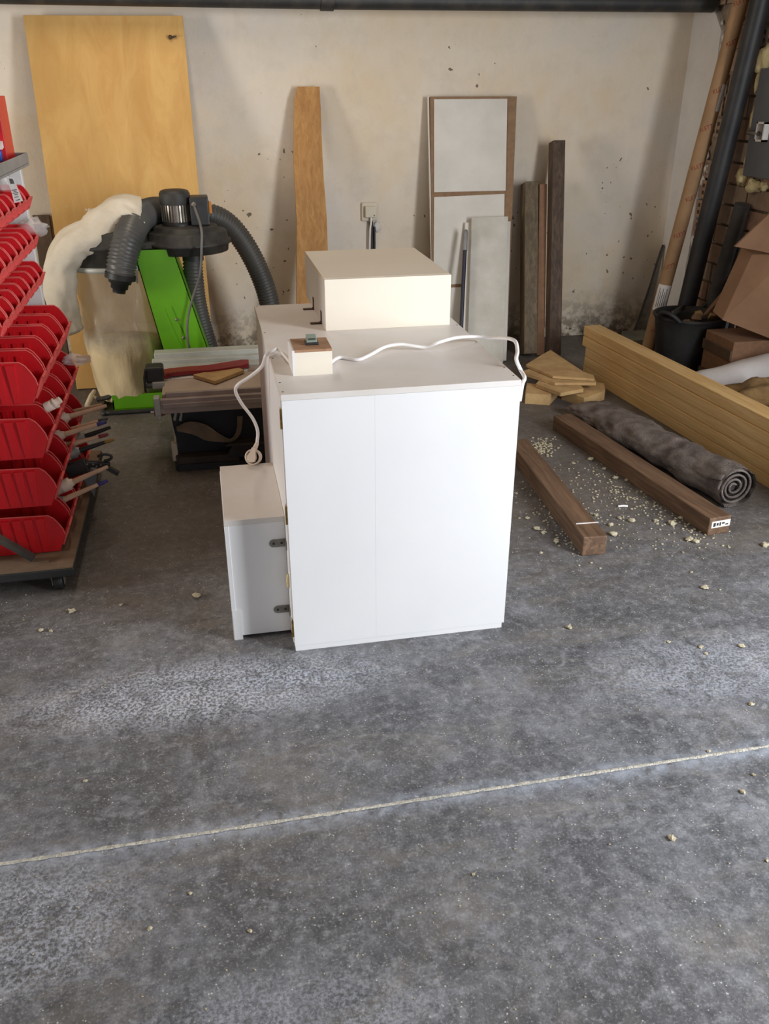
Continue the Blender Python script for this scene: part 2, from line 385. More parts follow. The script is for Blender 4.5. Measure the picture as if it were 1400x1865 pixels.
def text_mesh(body, size):
    cu = bpy.data.curves.new('t', 'FONT'); cu.body = body; cu.size = size; cu.align_x = 'CENTER'; cu.resolution_u = 2
    ob = bpy.data.objects.new('t', cu); C.objects.link(ob)
    dg = bpy.context.evaluated_depsgraph_get(); me = bpy.data.meshes.new_from_object(ob.evaluated_get(dg))
    vs = [v.co.copy() for v in me.vertices]; fs = [tuple(p.vertices) for p in me.polygons]
    bpy.data.objects.remove(ob); bpy.data.curves.remove(cu); bpy.data.meshes.remove(me)
    return vs, fs

# ================================================================ THE ROOM
YW, XR, XL, YF, ZC = 5.185, 2.845, -4.2, -2.6, 2.7
floor = struct(MB().box(XL - .2, XR + .2, YF - 3, YW + .2, -.1, 0).build('floor', 'floor'))
# saw-cut joint across the slab, filled with sawdust
jL, jR = at(-60, 1584, z=0), at(1460, 1350, z=0)
mb = MB(); N = 90
def jline(u, v):
    p = jL.lerp(jR, u); wob = .0022*noise.noise(Vector((u*60, v*3, 0)))
    return p + Vector((0, (v - .5)*(.0095 + .004*noise.noise(Vector((u*45, 7, 0)))) + wob, .0012 + .0018*(1 - abs(v - .5)*2) + .0012*noise.noise(Vector((u*220, v*9, 5)))))
mb.grid(jline, 420, 4); j = mb.build('joint_filling', 'sealant', floor); j['label'] = 'pale sawdust filled joint in the concrete'
struct(MB().box(XL - .2, XR + .2, YW, YW + .2, 0, ZC).build('wall_back', 'plaster'))
struct(MB().box(XL - .2, XR + .2, YF, YW + .2, ZC, ZC + .1).build('ceiling', 'mortar'))
# left wall with a doorway, front wall with a garage door opening
m = MB().box(XL - .2, XL, YF, 1.6, 0, ZC).box(XL - .2, XL, 3.0, YW, 0, ZC).box(XL - .2, XL, 1.6, 3.0, 2.3, ZC)
struct(m.build('wall_left', 'mortar'))
m = MB().box(XL - .2, -1.6, YF - .2, YF, 0, ZC).box(2.7, XR + .2, YF - .2, YF, 0, ZC).box(-1.6, 2.7, YF - .2, YF, 2.6, ZC)
struct(m.build('wall_front', 'mortar'))
# right wall: mortar backing, plaster strip in the corner, exposed bricks
XB = XR + .022
m = MB().box(XB, XR + .25, 1.05, YW, 0, ZC).box(XB, XR + .25, YF, -.35, 0, ZC).box(XB, XR + .25, -.35, 1.05, 2.35, ZC)
wr = struct(m.build('wall_right', 'mortar'))
edge = []
for i in range(34):
    z = i*ZC/33
    y = 4.865 + .03*noise.noise(Vector((0, 0, z*5))) + .018*noise.noise(Vector((3, 0, z*17)))
    if z > 1.72: y += (z - 1.72)*1.1
    edge.append((XR - .012, min(y, YW - .02), z))
pts = [(XR - .012, YW, 0)] + edge + [(XR - .012, YW, ZC)]
m = MB().prism(pts, (.05, 0, 0)); o = m.build('plaster_strip', 'plaster_white', wr)
# ragged broken plaster lumps along the edge
m = MB()
for i in range(26):
    z = .1 + i*.066
    y = 4.855 + .03*noise.noise(Vector((0, 0, z*5)))
    if z > 1.72: y += (z - 1.72)*1.1
    m.blob((XR + .006, y + random.uniform(-.02, .02), z), random.uniform(.010, .026), i, 8, .4, (.6, 1, 1.5))
m.build('broken_plaster', 'plaster_white', wr)['label'] = 'ragged broken plaster edge'
def brick_mesh(name, w_, h, holes, m):
    b = MB(); d = .024
    if not holes: b.box(0, d, 0, w_, 0, h)
    else:
        # open hollow end: frame of clay round square cells
        ny, nz = holes; g = .018
        b.box(d - .004, d, 0, w_, 0, h)
        cy, cz = (w_ - g)/ny, (h - g)/nz
        for i in range(ny + 1): b.box(0, d, i*cy, i*cy + g, 0, h)
        for k in range(nz + 1): b.box(.0005, d, 0, w_, k*cz, k*cz + g)
    return b.mesh(name, m)
bm_ = [brick_mesh('brick', .222, .094, None, 'brick'), brick_mesh('brick', .222, .094, None, 'brick2'),
       brick_mesh('brick', .104, .094, (2, 2), 'brick'), brick_mesh('brick', .104, .094, (2, 2), 'brick2')]
for row in range(18):
    y = 3.45 + (.117 if row % 2 else 0) + random.uniform(-.02, .02)
    while y < 4.93:
        k = random.choice([0, 1, 0, 1, 0, 1, 2, 3])
        if 4.55 < y < 4.9: k = random.choice([0, 1, 2, 3, 3, 2])
        wd = .222 if k < 2 else .104
        lim = 4.84 + (max(0, .01 + row*.108 - 1.72)*1.0)
        if y + wd > lim + .05:
            y += .12; 
            continue
        b = bpy.data.objects.new('brick', bm_[k]); C.objects.link(b); b.parent = wr
        b.location = (XR - .002 + random.uniform(-.005, .005), y, .006 + row*.108)
        y += wd + .014
# overhead pipe with bracket
pz0, pz1 = at(0, 6, Y=5.0).z, at(1290, 22, Y=5.0).z
e = empty('overhead_pipe', (.8, 4.96, 1.8), 'dark dusty pipe running along the top of the back wall', 'pipe')
part(MB().tube([(XL + .02, 4.96, 1.838), (.72, 4.96, 1.834), (XR - .03, 4.96, 1.848)], .042, 20), 'pipe_run', 'iron_pipe', e)
ps = at(594, 10, Y=4.96).x
part(MB().tube([(ps - .03, 4.96, 1.834), (ps + .035, 4.96, 1.834)], .049, 20), 'coupling', 'iron_pipe', e)
for bx_ in (-1.9, .2, 1.72, 2.5):
    part(MB().bar((bx_, 4.93, 1.882), (bx_, 4.978, 1.882), .02, .012).bar((bx_, 4.915, 1.80), (bx_, 4.915, 1.87), .012, .006), 'pipe_bracket', 'black_dusty', e)
lp = empty('ceiling_lamp', (-.15, 3.95, 2.56), 'long tube lamp under the ceiling above the dust collector', 'lamp')
part(MB().box(-.20, -.10, 3.30, 4.60, 2.56, 2.70), 'lamp_housing', 'cart_white', lp, bevel=.004)
part(MB().tube([(-.15, 3.34, 2.545), (-.15, 4.56, 2.545)], .013, 12), 'lamp_tube', 'cord', lp)
# concrete ledge above the pipe
struct(MB().box(XL, XR, 4.98, YW, 1.895, ZC).build('trim_1', 'mortar'))

# ================================================================ WHITE CABINET
O = at(536.7, 1186.8, z=0); O = Vector((round(O.x, 3), round(O.y, 3), 0)); W, D, HB, T = .6238, .9876, .7656, .016
cab = empty('white_cabinet', O, 'tall white board cabinet carrying the cream box, switch box and cord', 'cabinet')
def P(mb, n, m, par=None, **k):
    o = mb.build(n, m, None, **k); o.parent = par or cab; o.location = (0, 0, 0); return o
fx = .38
P(MB().box(.002, fx*W - .0001, 0, T, .018, HB - T), 'front_panel', 'white')
P(MB().box(fx*W + .0001, W, 0, T, .018, HB - T), 'front_panel', 'white')
P(MB().box(.004, W - .006, .002, T, 0, .0175).box(.004, .02, T, D, 0, .0175).box(W - .02, W - .006, T, D, 0, .0175), 'plinth', 'white')
P(MB().box(0, W, 0, D, HB - T, HB), 'top_panel', 'white_top', bevel=.0012)
P(MB().box(W - T, W, T, D, .018, HB - T), 'side_panel', 'white')
P(MB().box(.003, .003 + T, T + .44, D - T, .018, HB - T), 'side_panel', 'white')
P(MB().box(T, W - T, D - T, D, .018, HB - T), 'back_panel', 'white')
P(MB().box(.0, T, T + .002, T + .437, .018, HB - T), 'side_door', 'white', bevel=.0015)
for hz_ in (.70, .43, .072):
    h = MB().tube([(-.001, .008, hz_ - .026), (-.001, .008, hz_ + .026)], .0032, 10).box(-.0015, .004, .004, .03, hz_ - .025, hz_ + .025)
    P(h, 'hinge', 'brass')
scr = MB().lathe([(.0026, 0), (.0026, .0007)], n=8).mesh('screw', 'black')
for (px, py) in ((513, 714), (508, 697), (493, 653), (493, 641), (481, 606), (468, 558), (936, 684), (920, 669), (868, 623), (834, 592), (821, 578)):
    q = at(px, py, z=HB)
    s_ = bpy.data.objects.new('screw', scr); C.objects.link(s_); s_.parent = cab
    s_.location = (min(max(q.x - O.x, .008), W - .008), min(max(q.y - O.y, .006), D - .008), HB)
P(MB().blob((-.002, .055, .20), .014, 3, 8, .3, (.5, .6, 1.6)), 'foam_smear', 'foam')
# ---- cream box on top
a, b, ww, dd, hh = .1957, .5944, .3979, .5096, .1577
o = empty('cream_box', O + Vector((a, b, HB)), 'shallow cream board box resting on the white cabinet top', 'box')
P(MB().box(0, ww, 0, T, 0, hh - .0005), 'front_panel', 'white_warm', o, bevel=.001)
P(MB().box(0, ww, T, dd, hh - T, hh), 'top_panel', 'white_warm', o, bevel=.001)
P(MB().box(0, T, T, dd, 0, hh - T), 'side_panel', 'white', o)
P(MB().box(ww - T, ww, T, dd, 0, hh - T), 'side_panel', 'white_warm', o)
P(MB().box(T, ww - T, dd - T, dd, 0, hh - T), 'back_panel', 'white_warm', o)
for (yy) in (.10, .30):
    hm = MB().box(-.0018, 0, yy - .010, yy + .010, .001, .040).box(-.036, 0, yy - .010, yy + .010, .0006, .0026).tube([(-.002, yy - .011, .003), (-.002, yy + .011, .003)], .0032, 8)
    P(hm, 'butt_hinge', 'rust', o)
# ---- low box at the left side
lx0, ly, lw, ld, lh = -.1642, .0947, .1636, .3867, .3863
o = empty('side_box', O + Vector((lx0, ly, 0)), 'narrow white box on the floor bracketed to the cabinet side', 'box')
P(MB().box(.0, lw, 0, T, .012, lh - T), 'front_panel', 'white', o)
P(MB().box(-.002, .010, -.002, ld, 0, lh - T), 'side_panel', 'white', o, bevel=.001)
P(MB().box(0, lw, 0, ld, lh - T, lh), 'top_panel', 'white_top', o, bevel=.001)
P(MB().box(.010, lw, ld - T, ld, .012, lh - T), 'back_panel', 'white', o)
P(MB().box(0, .024, -.004, 0, 0, .10), 'corner_strip', 'white', o)
for zz in (.305, .088):
    pts = [(lw, -.0025, zz - .012)] + [(lw - .034 - .012*math.cos(t), -.0025, zz + .012*math.sin(t)) for t in [(-.5 + i/8)*PI for i in range(9)]] + [(lw, -.0025, zz + .012)]
    br = P(MB().prism(pts, (0, .0025, 0)).box(lw - .0025, lw - .0002, -.028, -.0030, zz - .012, zz + .012), 'bracket', 'zinc', o)
    for hx in (.012, .034): P(MB().lathe([(.0036, 0), (.0036, .0012)], (lw - hx, -.0026, zz), 10, axis=(0, -1, 0)), 'screw', 'black', br)
# ---- switch box
s0 = at(538, 685, z=HB); sw, sd = .0985, .115
o = empty('switch_box', (s0.x, s0.y, HB), 'small white box with veneer lid and rocker switch on the cabinet', 'switch')
sh = .062
P(MB().box(0, sw, 0, .010, 0, sh), 'front_panel', 'white_warm', o); P(MB().box(0, sw, sd - .01, sd, 0, sh), 'back_panel', 'white_warm', o)
P(MB().box(-.006, 0, 0, sd, 0, sh + .006), 'side_panel', 'white', o); P(MB().box(sw - .006, sw, .01, sd - .01, 0, sh), 'side_panel', 'white', o)
P(MB().box(0, sw, 0, sd, sh, sh + .007), 'lid', 'walnut', o)
rk = P(MB().box(.034, .070, .040, .078, sh + .007, sh + .014), 'bezel', 'black', o, bevel=.002)
P(MB().hexa([(.038, .044, sh + .014), (.066, .044, sh + .014), (.066, .074, sh + .014), (.038, .074, sh + .014), (.039, .046, sh + .017), (.065, .046, sh + .017), (.065, .072, sh + .029), (.039, .072, sh + .029)]), 'rocker', 'rocker', rk)
P(MB().box(.044, .062, .050, .060, sh + .0185, sh + .0215), 'rocker_lens', 'darkgreen', rk)
# ---- cord with plug
ztop = HB + .0052
def T_(px, py, dz=0): return at(px, py, z=ztop + dz)
right = [Vector((s0.x + sw - .002, s0.y + .06, ztop + .004)), T_(618, 651), T_(650, 655), T_(672, 647, .004), T_(700, 632, .012), T_(728, 627, .014), T_(752, 630, .008), T_(775, 632, .004), T_(800, 623, .02), T_(830, 615, .02), T_(862, 613, .012)]
xr = O.x + W + .03
right += [at(893, 615, Y=right[-1].y - .02), at(922, 616, Y=right[-1].y - .10), at(938, 622, Y=right[-1].y - .17), at(942, 640, Y=right[-1].y - .22), at(940, 655, Y=right[-1].y - .28)]
right += [at(948, 674, X=xr + .01), at(955, 688, X=xr), at(951, 700, X=xr - .012), at(946, 730, X=xr - .018)]
left = [Vector((s0.x, s0.y + .07, ztop + .004)), T_(508, 637, .006), T_(495, 640, .006)]
pl = at(462, 846, z=lh); y0, y1 = left[-1].y, pl.y + .012
left += [at(484, 648, Y=y0 - .02), at(476, 668, Y=y0*.85 + y1*.15), at(455, 686, Y=y0*.7 + y1*.3), at(434, 700, Y=y0*.6 + y1*.4), at(429, 713, Y=y0*.5 + y1*.5), at(440, 735, Y=y0*.3 + y1*.7), at(460, 762, Y=y1), at(469, 785, Y=y1), at(468, 806, Y=y1)]
o = empty('power_cord', (pl.x, pl.y, lh), 'white power cord with round plug looping across the cabinet', 'cord')
part(MB().tube(cat_rom(right, 8), .0052, 10), 'cable', 'cord', o)
part(MB().tube(cat_rom(left, 8), .0050, 10), 'cable', 'cord', o)
cx = at(461, 830, Y=pl.y); cc = Vector((cx.x, pl.y, lh + .0255))
ax = (Vector((0, 0, CAM_H)) - cc); ax = Vector((-.35, -.9, .35)).normalized()
pg = part(MB().lathe([(.012, -.022), (.0225, -.020), (.0245, -.006), (.0245, .010), (.0205, .010), (.0205, -.004), (.001, -.004)], cc, 30, axis=ax), 'plug_body', 'plug', o)
tip = left[-1]; u_ = (tip - cc).normalized()
gr = MB(); sidev = ax.cross(u_).normalized()
fr = cc + ax*.006
pts = []
for (uu, vv) in ((-.016, -.004), (-.013, -.012), (0, -.014), (.016, -.008), (.03, -.006), (.03, .006), (.016, .008), (0, .014), (-.013, .012), (-.016, .004)):
    pts.append(fr + u_*uu + sidev*vv)
gr.prism(pts, ax*.016)
sub_ = part(gr, 'plug_grip', 'plug', o)
part(MB().lathe([(.0205, 0), (.0205, .0008)], cc - ax*.0035, 24, axis=ax), 'plug_recess', 'black', o)
part(MB().tube([cc + u_*.022 + ax*.010, tip + (tip - left[-2]).normalized()*.002], [.0085, .0062], 10), 'strain_relief', 'plug', o)

# ================================================================ THINGS LEANING ON THE BACK WALL
def lean(name, m, label, cat, tl, tr, bl, br, th, yt, zb=0, yb=None, parent=None, group=None, bev=0):
    """flat board: top corners at depth yt, foot standing at depth yb on the floor"""
    A, B_ = at(*tl, Y=yt), at(*tr, Y=yt)
    if yb is None: Cc, Dd = at(*bl, z=zb), at(*br, z=zb)
    else: Cc, Dd = at(*bl, Y=yb), at(*br, Y=yb)
    Cc.z = Dd.z = zb
    nrm = (Dd - Cc).cross(A - Cc).normalized()
    if nrm.y > 0: nrm = -nrm
    bk = -nrm*th
    mb = MB().hexa([Cc, Dd, Dd + bk, Cc + bk, A, B_, B_ + bk, A + bk])
    return mb, (A, B_, Cc, Dd, nrm)
def board(name, m, label, cat, x0t, x1t, zt, x0b, x1b, yt, yb, th, group=None, prof=None, bevel=.0015):
    """room-coordinate leaning board, front face from (x, yb, 0) up to (x, yt, zt)"""
    up = Vector((0, yt - yb, zt)); nrm = Vector((0, -up.z, up.y)).normalized(); bk = -nrm*th
    lift = max(0, -bk.z)
    l0 = Vector((0, 0, lift))
    mb = MB()
    if prof:
        pts = [Vector((x, yb, 0)) + up*t + l0 for x, t in prof]; mb.prism(pts, bk)
    else:
        c = [Vector((x0b, yb, 0)), Vector((x1b, yb, 0)), Vector((x1t, yt, zt)), Vector((x0t, yt, zt))]
        c = [p + l0 for p in c]
        mb.hexa([c[0], c[1], c[1] + bk, c[0] + bk, c[3], c[2], c[2] + bk, c[3] + bk])
    o = mb.build(name, m, None, bevel=bevel); tag(o, label, cat, group); return o, up, l0, nrm
# yellow plywood sheet
A, B_ = at(42, 30, Y=5.10), at(333, 31, Y=5.10)
py0 = 4.64
mb = MB(); th = .022
xb0, xb1 = at(140, 712, z=0).x, at(395, 700, Y=py0).x
c = [Vector((xb0, py0, 0)), Vector((xb1, py0, 0)), Vector((B_.x, 5.10, B_.z)), Vector((A.x, 5.10, A.z))]
nr = (c[1] - c[0]).cross(c[3] - c[0]).normalized(); nr = nr if nr.y < 0 else -nr; bk = -nr*th
lz = Vector((0, 0, max(0, -bk.z) + .001)); c = [p + lz for p in c]
o = MB().hexa([c[0], c[1], c[1] + bk, c[0] + bk, c[3], c[2], c[2] + bk, c[3] + bk]).build('plywood_sheet', 'ply_yellow', bevel=.002)
tag(o, 'large yellow plywood sheet leaning on the wall behind the dust collector', 'plywood sheet')
ply_o = o
hk = c[3] + (c[2] - c[3])*.905 - (c[3] - c[0]).normalized()*.105
kb = MB().lathe([(.001, .026), (.008, .024), (.011, .016), (.008, .008), (.005, .004), (.005, 0)], hk, 16, axis=nr).tube([hk + nr*.010, hk + nr*.012 + Vector((.03, 0, .006))], .004, 8)
sub(kb, 'peg', 'post_dark', o)
for (px, py, rr) in ((157, 382, .006), (158, 394, .006), (122, 376, .003)):
    q0 = at(px, py, Y=4.9); d_ = q0 - Vector((0, 0, CAM_H)); k_ = (c[0] - Vector((0, 0, CAM_H))).dot(nr)/d_.dot(nr); q = Vector((0, 0, CAM_H)) + d_*k_
    sub(MB().lathe([(rr, 0), (rr*.7, .0012)], q, 10, axis=nr), 'plaster_splash', 'plaster_white', o)
def foot(px, Y): return at(px, 640, Y=Y).x
# narrow oak plank with tapered head
yt, yb = 5.135, 4.72
zt = at(560, 161, Y=yt).z
def xz(px, py):
    # intersect the leaning plane of the plank
    for k in range(30):
        if k == 0: Y = yt
        q = at(px, py, Y=Y); Y = yb + (yt - yb)*min(max(q.z/zt, 0), 1)
    return q.x, q.z/zt
def plane_prof(lst, yt_, yb_, zt_):
    global yt, yb, zt
    yt, yb, zt = yt_, yb_, zt_
    return [xz(*p) for p in lst]
L_ = plane_prof([(541, 160), (536, 182), (535, 250), (535, 300), (540, 400), (540, 560)], 5.135, 4.72, zt)
R_ = plane_prof([(582, 160), (584, 200), (586, 260), (589, 320), (595, 400), (600, 560)], 5.135, 4.72, zt)
bl_ = (L_[-1][0] - .0, 0.0); br_ = (R_[-1][0] - .01, 0.0)
board('oak_plank', 'oak', 'narrow oak plank with tapered head leaning beside the wall socket', 'plank', 0, 0, zt, 0, 0, 5.135, 4.72, .022, prof=[bl_, br_] + R_[::-1] + L_)
# framed board with white panels
yt, yb = 5.13, 4.88
A, B_ = at(783, 178, Y=5.13), at(941, 177, Y=5.13); zt = (A.z + B_.z)/2
o, up, l0, nrm = board('faced_board', 'mdf', 'tall brown fibreboard faced with white panels, leaning on the wall', 'board', A.x, B_.x, zt, foot(788, 4.88), foot(923, 4.88), 5.13, 4.88, .030)
def facing(px_poly):
    pp = plane_prof(px_poly, 5.13, 4.88, zt)
    pts = [Vector((x, 4.88, 0)) + up*t + l0 + nrm*.0004 for x, t in pp]
    return MB().prism(pts, nrm*.004)
sub(facing([(790, 352), (920, 349), (923, 182), (790, 183)]), 'white_panel', 'board_white', o)
sub(facing([(789, 521), (915, 515), (918, 355), (790, 361)]), 'white_panel', 'board_white', o)
sub(facing([(790, 690), (905, 684), (914, 521), (789, 527)]), 'white_panel', 'board_white', o)
sub(MB().hexa([Vector((A.x - .010, 4.885, 0)) + l0, Vector((A.x - .004, 4.885, 0)) + l0, Vector((A.x - .004, 4.90, 0)) + l0, Vector((A.x - .010, 4.90, 0)) + l0, Vector((A.x - .012, 5.135, zt)) + l0, Vector((A.x - .006, 5.135, zt)) + l0, Vector((A.x - .006, 5.15, zt)) + l0, Vector((A.x - .012, 5.15, zt)) + l0]), 'edge_strip', 'board_white', o)
# white boards in front of it
z1 = at(890, 397, Y=4.96).z
xa, xb = at(859, 398, Y=4.96).x, at(925, 398, Y=4.96).x
yy0 = 4.665
board('white_shelf_board', 'board_dirty', 'scuffed white shelf board leaning in front of the faced board', 'board', xa, xb, z1, foot(851, yy0), foot(917.5, yy0), 4.96, yy0, .016)
z2 = at(925, 405, Y=4.985).z
board('white_shelf_board', 'board_white', 'white shelf board tucked behind the scuffed shelf board', 'board', at(847, 402, Y=4.985).x, at(930, 402, Y=4.985).x, z2, foot(842, yy0 + .035), foot(923, yy0 + .035), 4.985, yy0 + .035, .016)
# broom handle
p_t, p_b = at(848, 420, Y=4.905), at(840, 590, Y=4.72)
dv = (p_b - p_t).normalized(); pf = p_t + dv*(p_t.z/-dv.z)
o = empty('broom_handle', pf, 'dark blue metal broom handle with grey grip leaning against white boards', 'broom')
part(MB().tube([pf + Vector((0, 0, .002)), p_t + dv*.08], .0115, 14), 'shaft', 'navy', o)
o.children[0].data.materials[0] = mat('blue_black_shaft', (38, 42, 58), (30, 32, 44), 8, .4)
part(MB().tube([p_t + dv*.11, p_t + dv*.02, p_t, p_t - dv*.006], [.014, .0135, .012, .006], 14), 'grip', 'galv', o)
# posts
def post(label, m, px0, px1, py, ytop, ybot, depth, pbx0=None, pbx1=None):
    A, B_ = at(px0, py, Y=ytop), at(px1, py, Y=ytop)
    w_ = B_.x - A.x
    xb = foot(pbx0, ybot)
    return board('timber_post', m, label, 'post', A.x, B_.x, (A.z + B_.z)/2, xb, xb + w_, ytop, ybot, depth, 'posts leaning in the corner', bevel=.003)
post('short grey weathered post leaning beside the fibreboard strip', 'post_grey', 956, 980, 339, 5.05, 4.74, .085, 955)
st_ = post('flat reddish fibreboard strip between the two timber posts', 'mdf_red', 982, 996, 338, 5.05, 4.76, .03, 978)
st_[0].name = 'fibreboard_strip'; st_[0]['category'] = 'strip'
post('tall dark weathered post leaning on the wall', 'post_dark', 1007, 1029, 262, 5.02, 4.70, .075, 1001)
# brown board behind the bin rack
q = at(58, 395, Y=5.12); q2 = at(88, 392, Y=5.12)
board('brown_board', 'brown_board', 'brown board leaning on the wall behind the red bin rack', 'board', q.x, q2.x, q.z, q.x + .01, q2.x + .01, 5.14, 4.95, .03)
# ---- wall socket
s = at(672, 385, Y=YW); sz = s.z
o = empty('wall_socket', (s.x, YW, sz - .05), 'cream wall socket with plugged-in lead on the back wall', 'socket')
part(MB().box(s.x - .048, s.x + .048, YW - .018, YW, sz - .052, sz + .052), 'plate', 'ivory', o, bevel=.008)
part(MB().box(s.x - .030, s.x + .034, YW - .044, YW - .018, sz - .030, sz + .032), 'plug_block', 'ivory', o, bevel=.005)
part(MB().lathe([(.004, 0), (.004, .001)], (s.x + .022, YW - .0442, sz - .018), 8, axis=(0, -1, 0)), 'screw', 'black', o)
part(MB().tube(cat_rom([(s.x + .004, YW - .034, sz - .03), (s.x + .004, YW - .034, sz - .06), (s.x - .002, YW - .03, sz - .14), (s.x - .006, YW - .02, sz - .5), (s.x - .01, YW - .012, .02)]), .0055, 10), 'white_lead', 'cord', o)
part(MB().tube([(s.x + .010, YW - .012, sz - .055), (s.x + .010, YW - .012, .02)], .011, 12), 'conduit', 'black_dusty', o)
part(MB().tube([(s.x + .028, YW - .012, sz - .085), (s.x + .028, YW - .012, .02)], .007, 12), 'conduit', 'black', o)
part(MB().blob((s.x + .045, YW - .006, sz - .085), .026, 4, 10, .3, (1, .5, 1)), 'plaster_lump', 'plaster_white', o)

# ================================================================ DUST COLLECTOR
YC = 4.40
dr = at(203, 470, Y=YC); hs = at(340, 430, Y=YC)
zp = .70                                  # plate height
dx, hx = dr.x, hs.x
e = empty('dust_collector', ((dx + hx)/2, YC, 0), 'green and black dust collector with cloth bag and ribbed hoses', 'dust collector')
zd0, zd1 = at(200, 497, Y=YC - .2).z, at(200, 448, Y=YC - .2).z
rd = .205
part(MB().lathe([(rd - .012, zd0), (rd, zd0 + .004), (rd, zd0 + .095), (rd + .012, zd0 + .10), (rd + .012, zd0 + .112), (rd - .004, zd0 + .115), (rd - .012, zd0 + .165), (rd - .03, zd0 + .17)], (dx, YC, 0), 40), 'bag_drum', 'black_dusty', e)
zt_ = zd0 + .09
part(MB().box(dx, hx, YC - .13, YC + .13, zt_, zt_ + .028), 'top_plate', 'black_dusty', e)
zh0 = at(340, 470, Y=YC - .2).z
part(MB().lathe([(.17, zh0 - .0), (.192, zh0 + .004), (.196, zh0 + .038), (.208, zh0 + .040), (.208, zh0 + .052), (.196, zh0 + .055), (.19, zh0 + .092), (.184, zh0 + .097), (.150, zh0 + .099), (.147, zh0 + .116), (.138, zh0 + .120), (.02, zh0 + .121)], (hx, YC, 0), 44), 'impeller_housing', 'black_dusty', e)
mz = zh0 + .119; mx = at(322, 400, Y=YC).x
mo = part(MB().lathe([(.066, mz), (.066, mz + .02), (.05, mz + .022)], (mx, YC, 0), 28), 'motor_base', 'black', e)
mt_top = at(318, 350, Y=YC - .07).z
m = MB()
for k in range(30):
    a_ = 2*PI*k/30; ca, sa = math.cos(a_), math.sin(a_)
    m.bar((mx + ca*.061, YC + sa*.061, mz + .02), (mx + ca*.061, YC + sa*.061, mt_top - .055), .006, .014, (ca, sa, 0))
m.lathe([(.056, mz + .02), (.056, mt_top - .055)], (mx, YC, 0), 30)
part(m, 'cooling_fins', 'steel', e)
part(MB().lathe([(.069, mt_top - .06), (.071, mt_top - .05), (.071, mt_top - .012), (.064, mt_top), (.05, mt_top + .005), (.001, mt_top + .007)], (mx, YC, 0), 30), 'fan_cover', 'black_dusty', e)
jb = part(MB().box(mx + .066, mx + .152, YC - .07, YC + .05, mz + .004, mz + .13), 'junction_box', 'black', e, bevel=.006)
P(MB().box(mx + .152, mx + .166, YC - .055, YC - .01, mz + .055, mz + .105), 'orange_switch', 'orange', jb, bevel=.003)
c0 = Vector((mx + .085, YC - .072, mz + .10))
P(MB().lathe([(.012, 0), (.012, .012), (.006, .016)], c0 + Vector((0, .002, 0)), 14, axis=(0, -1, 0)), 'cable_gland', 'zinc', jb)
cab_pts = [c0 + Vector((0, -.014, 0)), at(366, 415, Y=YC - .22), at(367, 450, Y=YC - .25), at(364, 500, Y=YC - .24), at(350, 545, Y=YC - .2), at(341, 590, Y=YC - .2), at(344, 640, Y=YC - .2), at(350, 680, Y=YC - .2)]
part(MB().tube(cat_rom(cab_pts, 8), .0058, 8), 'power_cable', 'cord_grey', e)
# slanted green leg
def leg_pt(px, py): return at(px, py, Y=YC - .17)
l0_, l1_, l2_, l3_ = leg_pt(246, 468), leg_pt(318, 463), leg_pt(380, 640), leg_pt(299, 645)
def ext(p, q, z): return p + (q - p)*((z - p.z)/(q.z - p.z))
b0, b1 = ext(l0_, l3_, .05), ext(l1_, l2_, .05)
l0_, l1_ = ext(l3_, l0_, zt_), ext(l2_, l1_, zt_)
bk = Vector((0, .006, 0))
lg = part(MB().hexa([b0, b1, b1 + bk, b0 + bk, l0_, l1_, l1_ + bk, l0_ + bk]).hexa([b1 - Vector((.004, 0, 0)), b1, b1 + Vector((0, .22, 0)), b1 + Vector((-.004, .22, 0)), l1_ - Vector((.004, 0, 0)), l1_, l1_ + Vector((0, .22, 0)), l1_ + Vector((-.004, .22, 0))]).hexa([b0, b0 + Vector((.004, 0, 0)), b0 + Vector((.004, .22, 0)), b0 + Vector((0, .22, 0)), l0_, l0_ + Vector((.004, 0, 0)), l0_ + Vector((.004, .22, 0)), l0_ + Vector((0, .22, 0))]), 'support_leg', 'green', e)
for (px, py) in ((321, 582), (334, 615)):
    q = at(px, py, Y=YC - .172); P(MB().lathe([(.008, 0), (.007, .005), (.003, .007)], q, 10, axis=(0, -1, 0)), 'bolt', 'zinc', lg).location = (0, 0, 0)
for ch in lg.children: pass
ri0, ri1 = leg_pt(306, 560), leg_pt(344, 645)
P(MB().bar(ri0 - Vector((0, .002, 0)), ri1 - Vector((0, .002, 0)), .03, .004, (0, -1, 0)), 'raised_rib', 'green', lg)
# base tray with tubular rail
tx0 = at(200, 750, z=0).x; ty0 = at(230, 749, z=0).y
tr_ = part(MB().box(tx0 + .02, hx + .42, ty0, ty0 + .005, .012, .085).box(tx0 + .02, hx + .42, ty0, ty0 + .35, .008, .014).box(tx0 + .02, tx0 + .026, ty0, ty0 + .35, .014, .06).box(hx + .414, hx + .42, ty0, ty0 + .35, .014, .085), 'base_tray', 'green', e)
part(MB().tube(cat_rom([(tx0 - .03, ty0 + .30, .012), (tx0 - .03, ty0 - .02, .012), (tx0 + .0, ty0 - .04, .012), (tx0 + .06, ty0 - .045, .012), (hx + .42, ty0 - .045, .012)], 6), .011, 10), 'floor_rail', 'black', e)
part(MB().tube(cat_rom([at(176, 728, Y=ty0 + .02), at(200, 722, Y=ty0 + .02), at(222, 707, Y=ty0 + .02), at(240, 704, Y=ty0 + .02), at(330, 699, Y=ty0 + .02)], 8), .012, 12), 'push_rail', 'black_dusty', e)
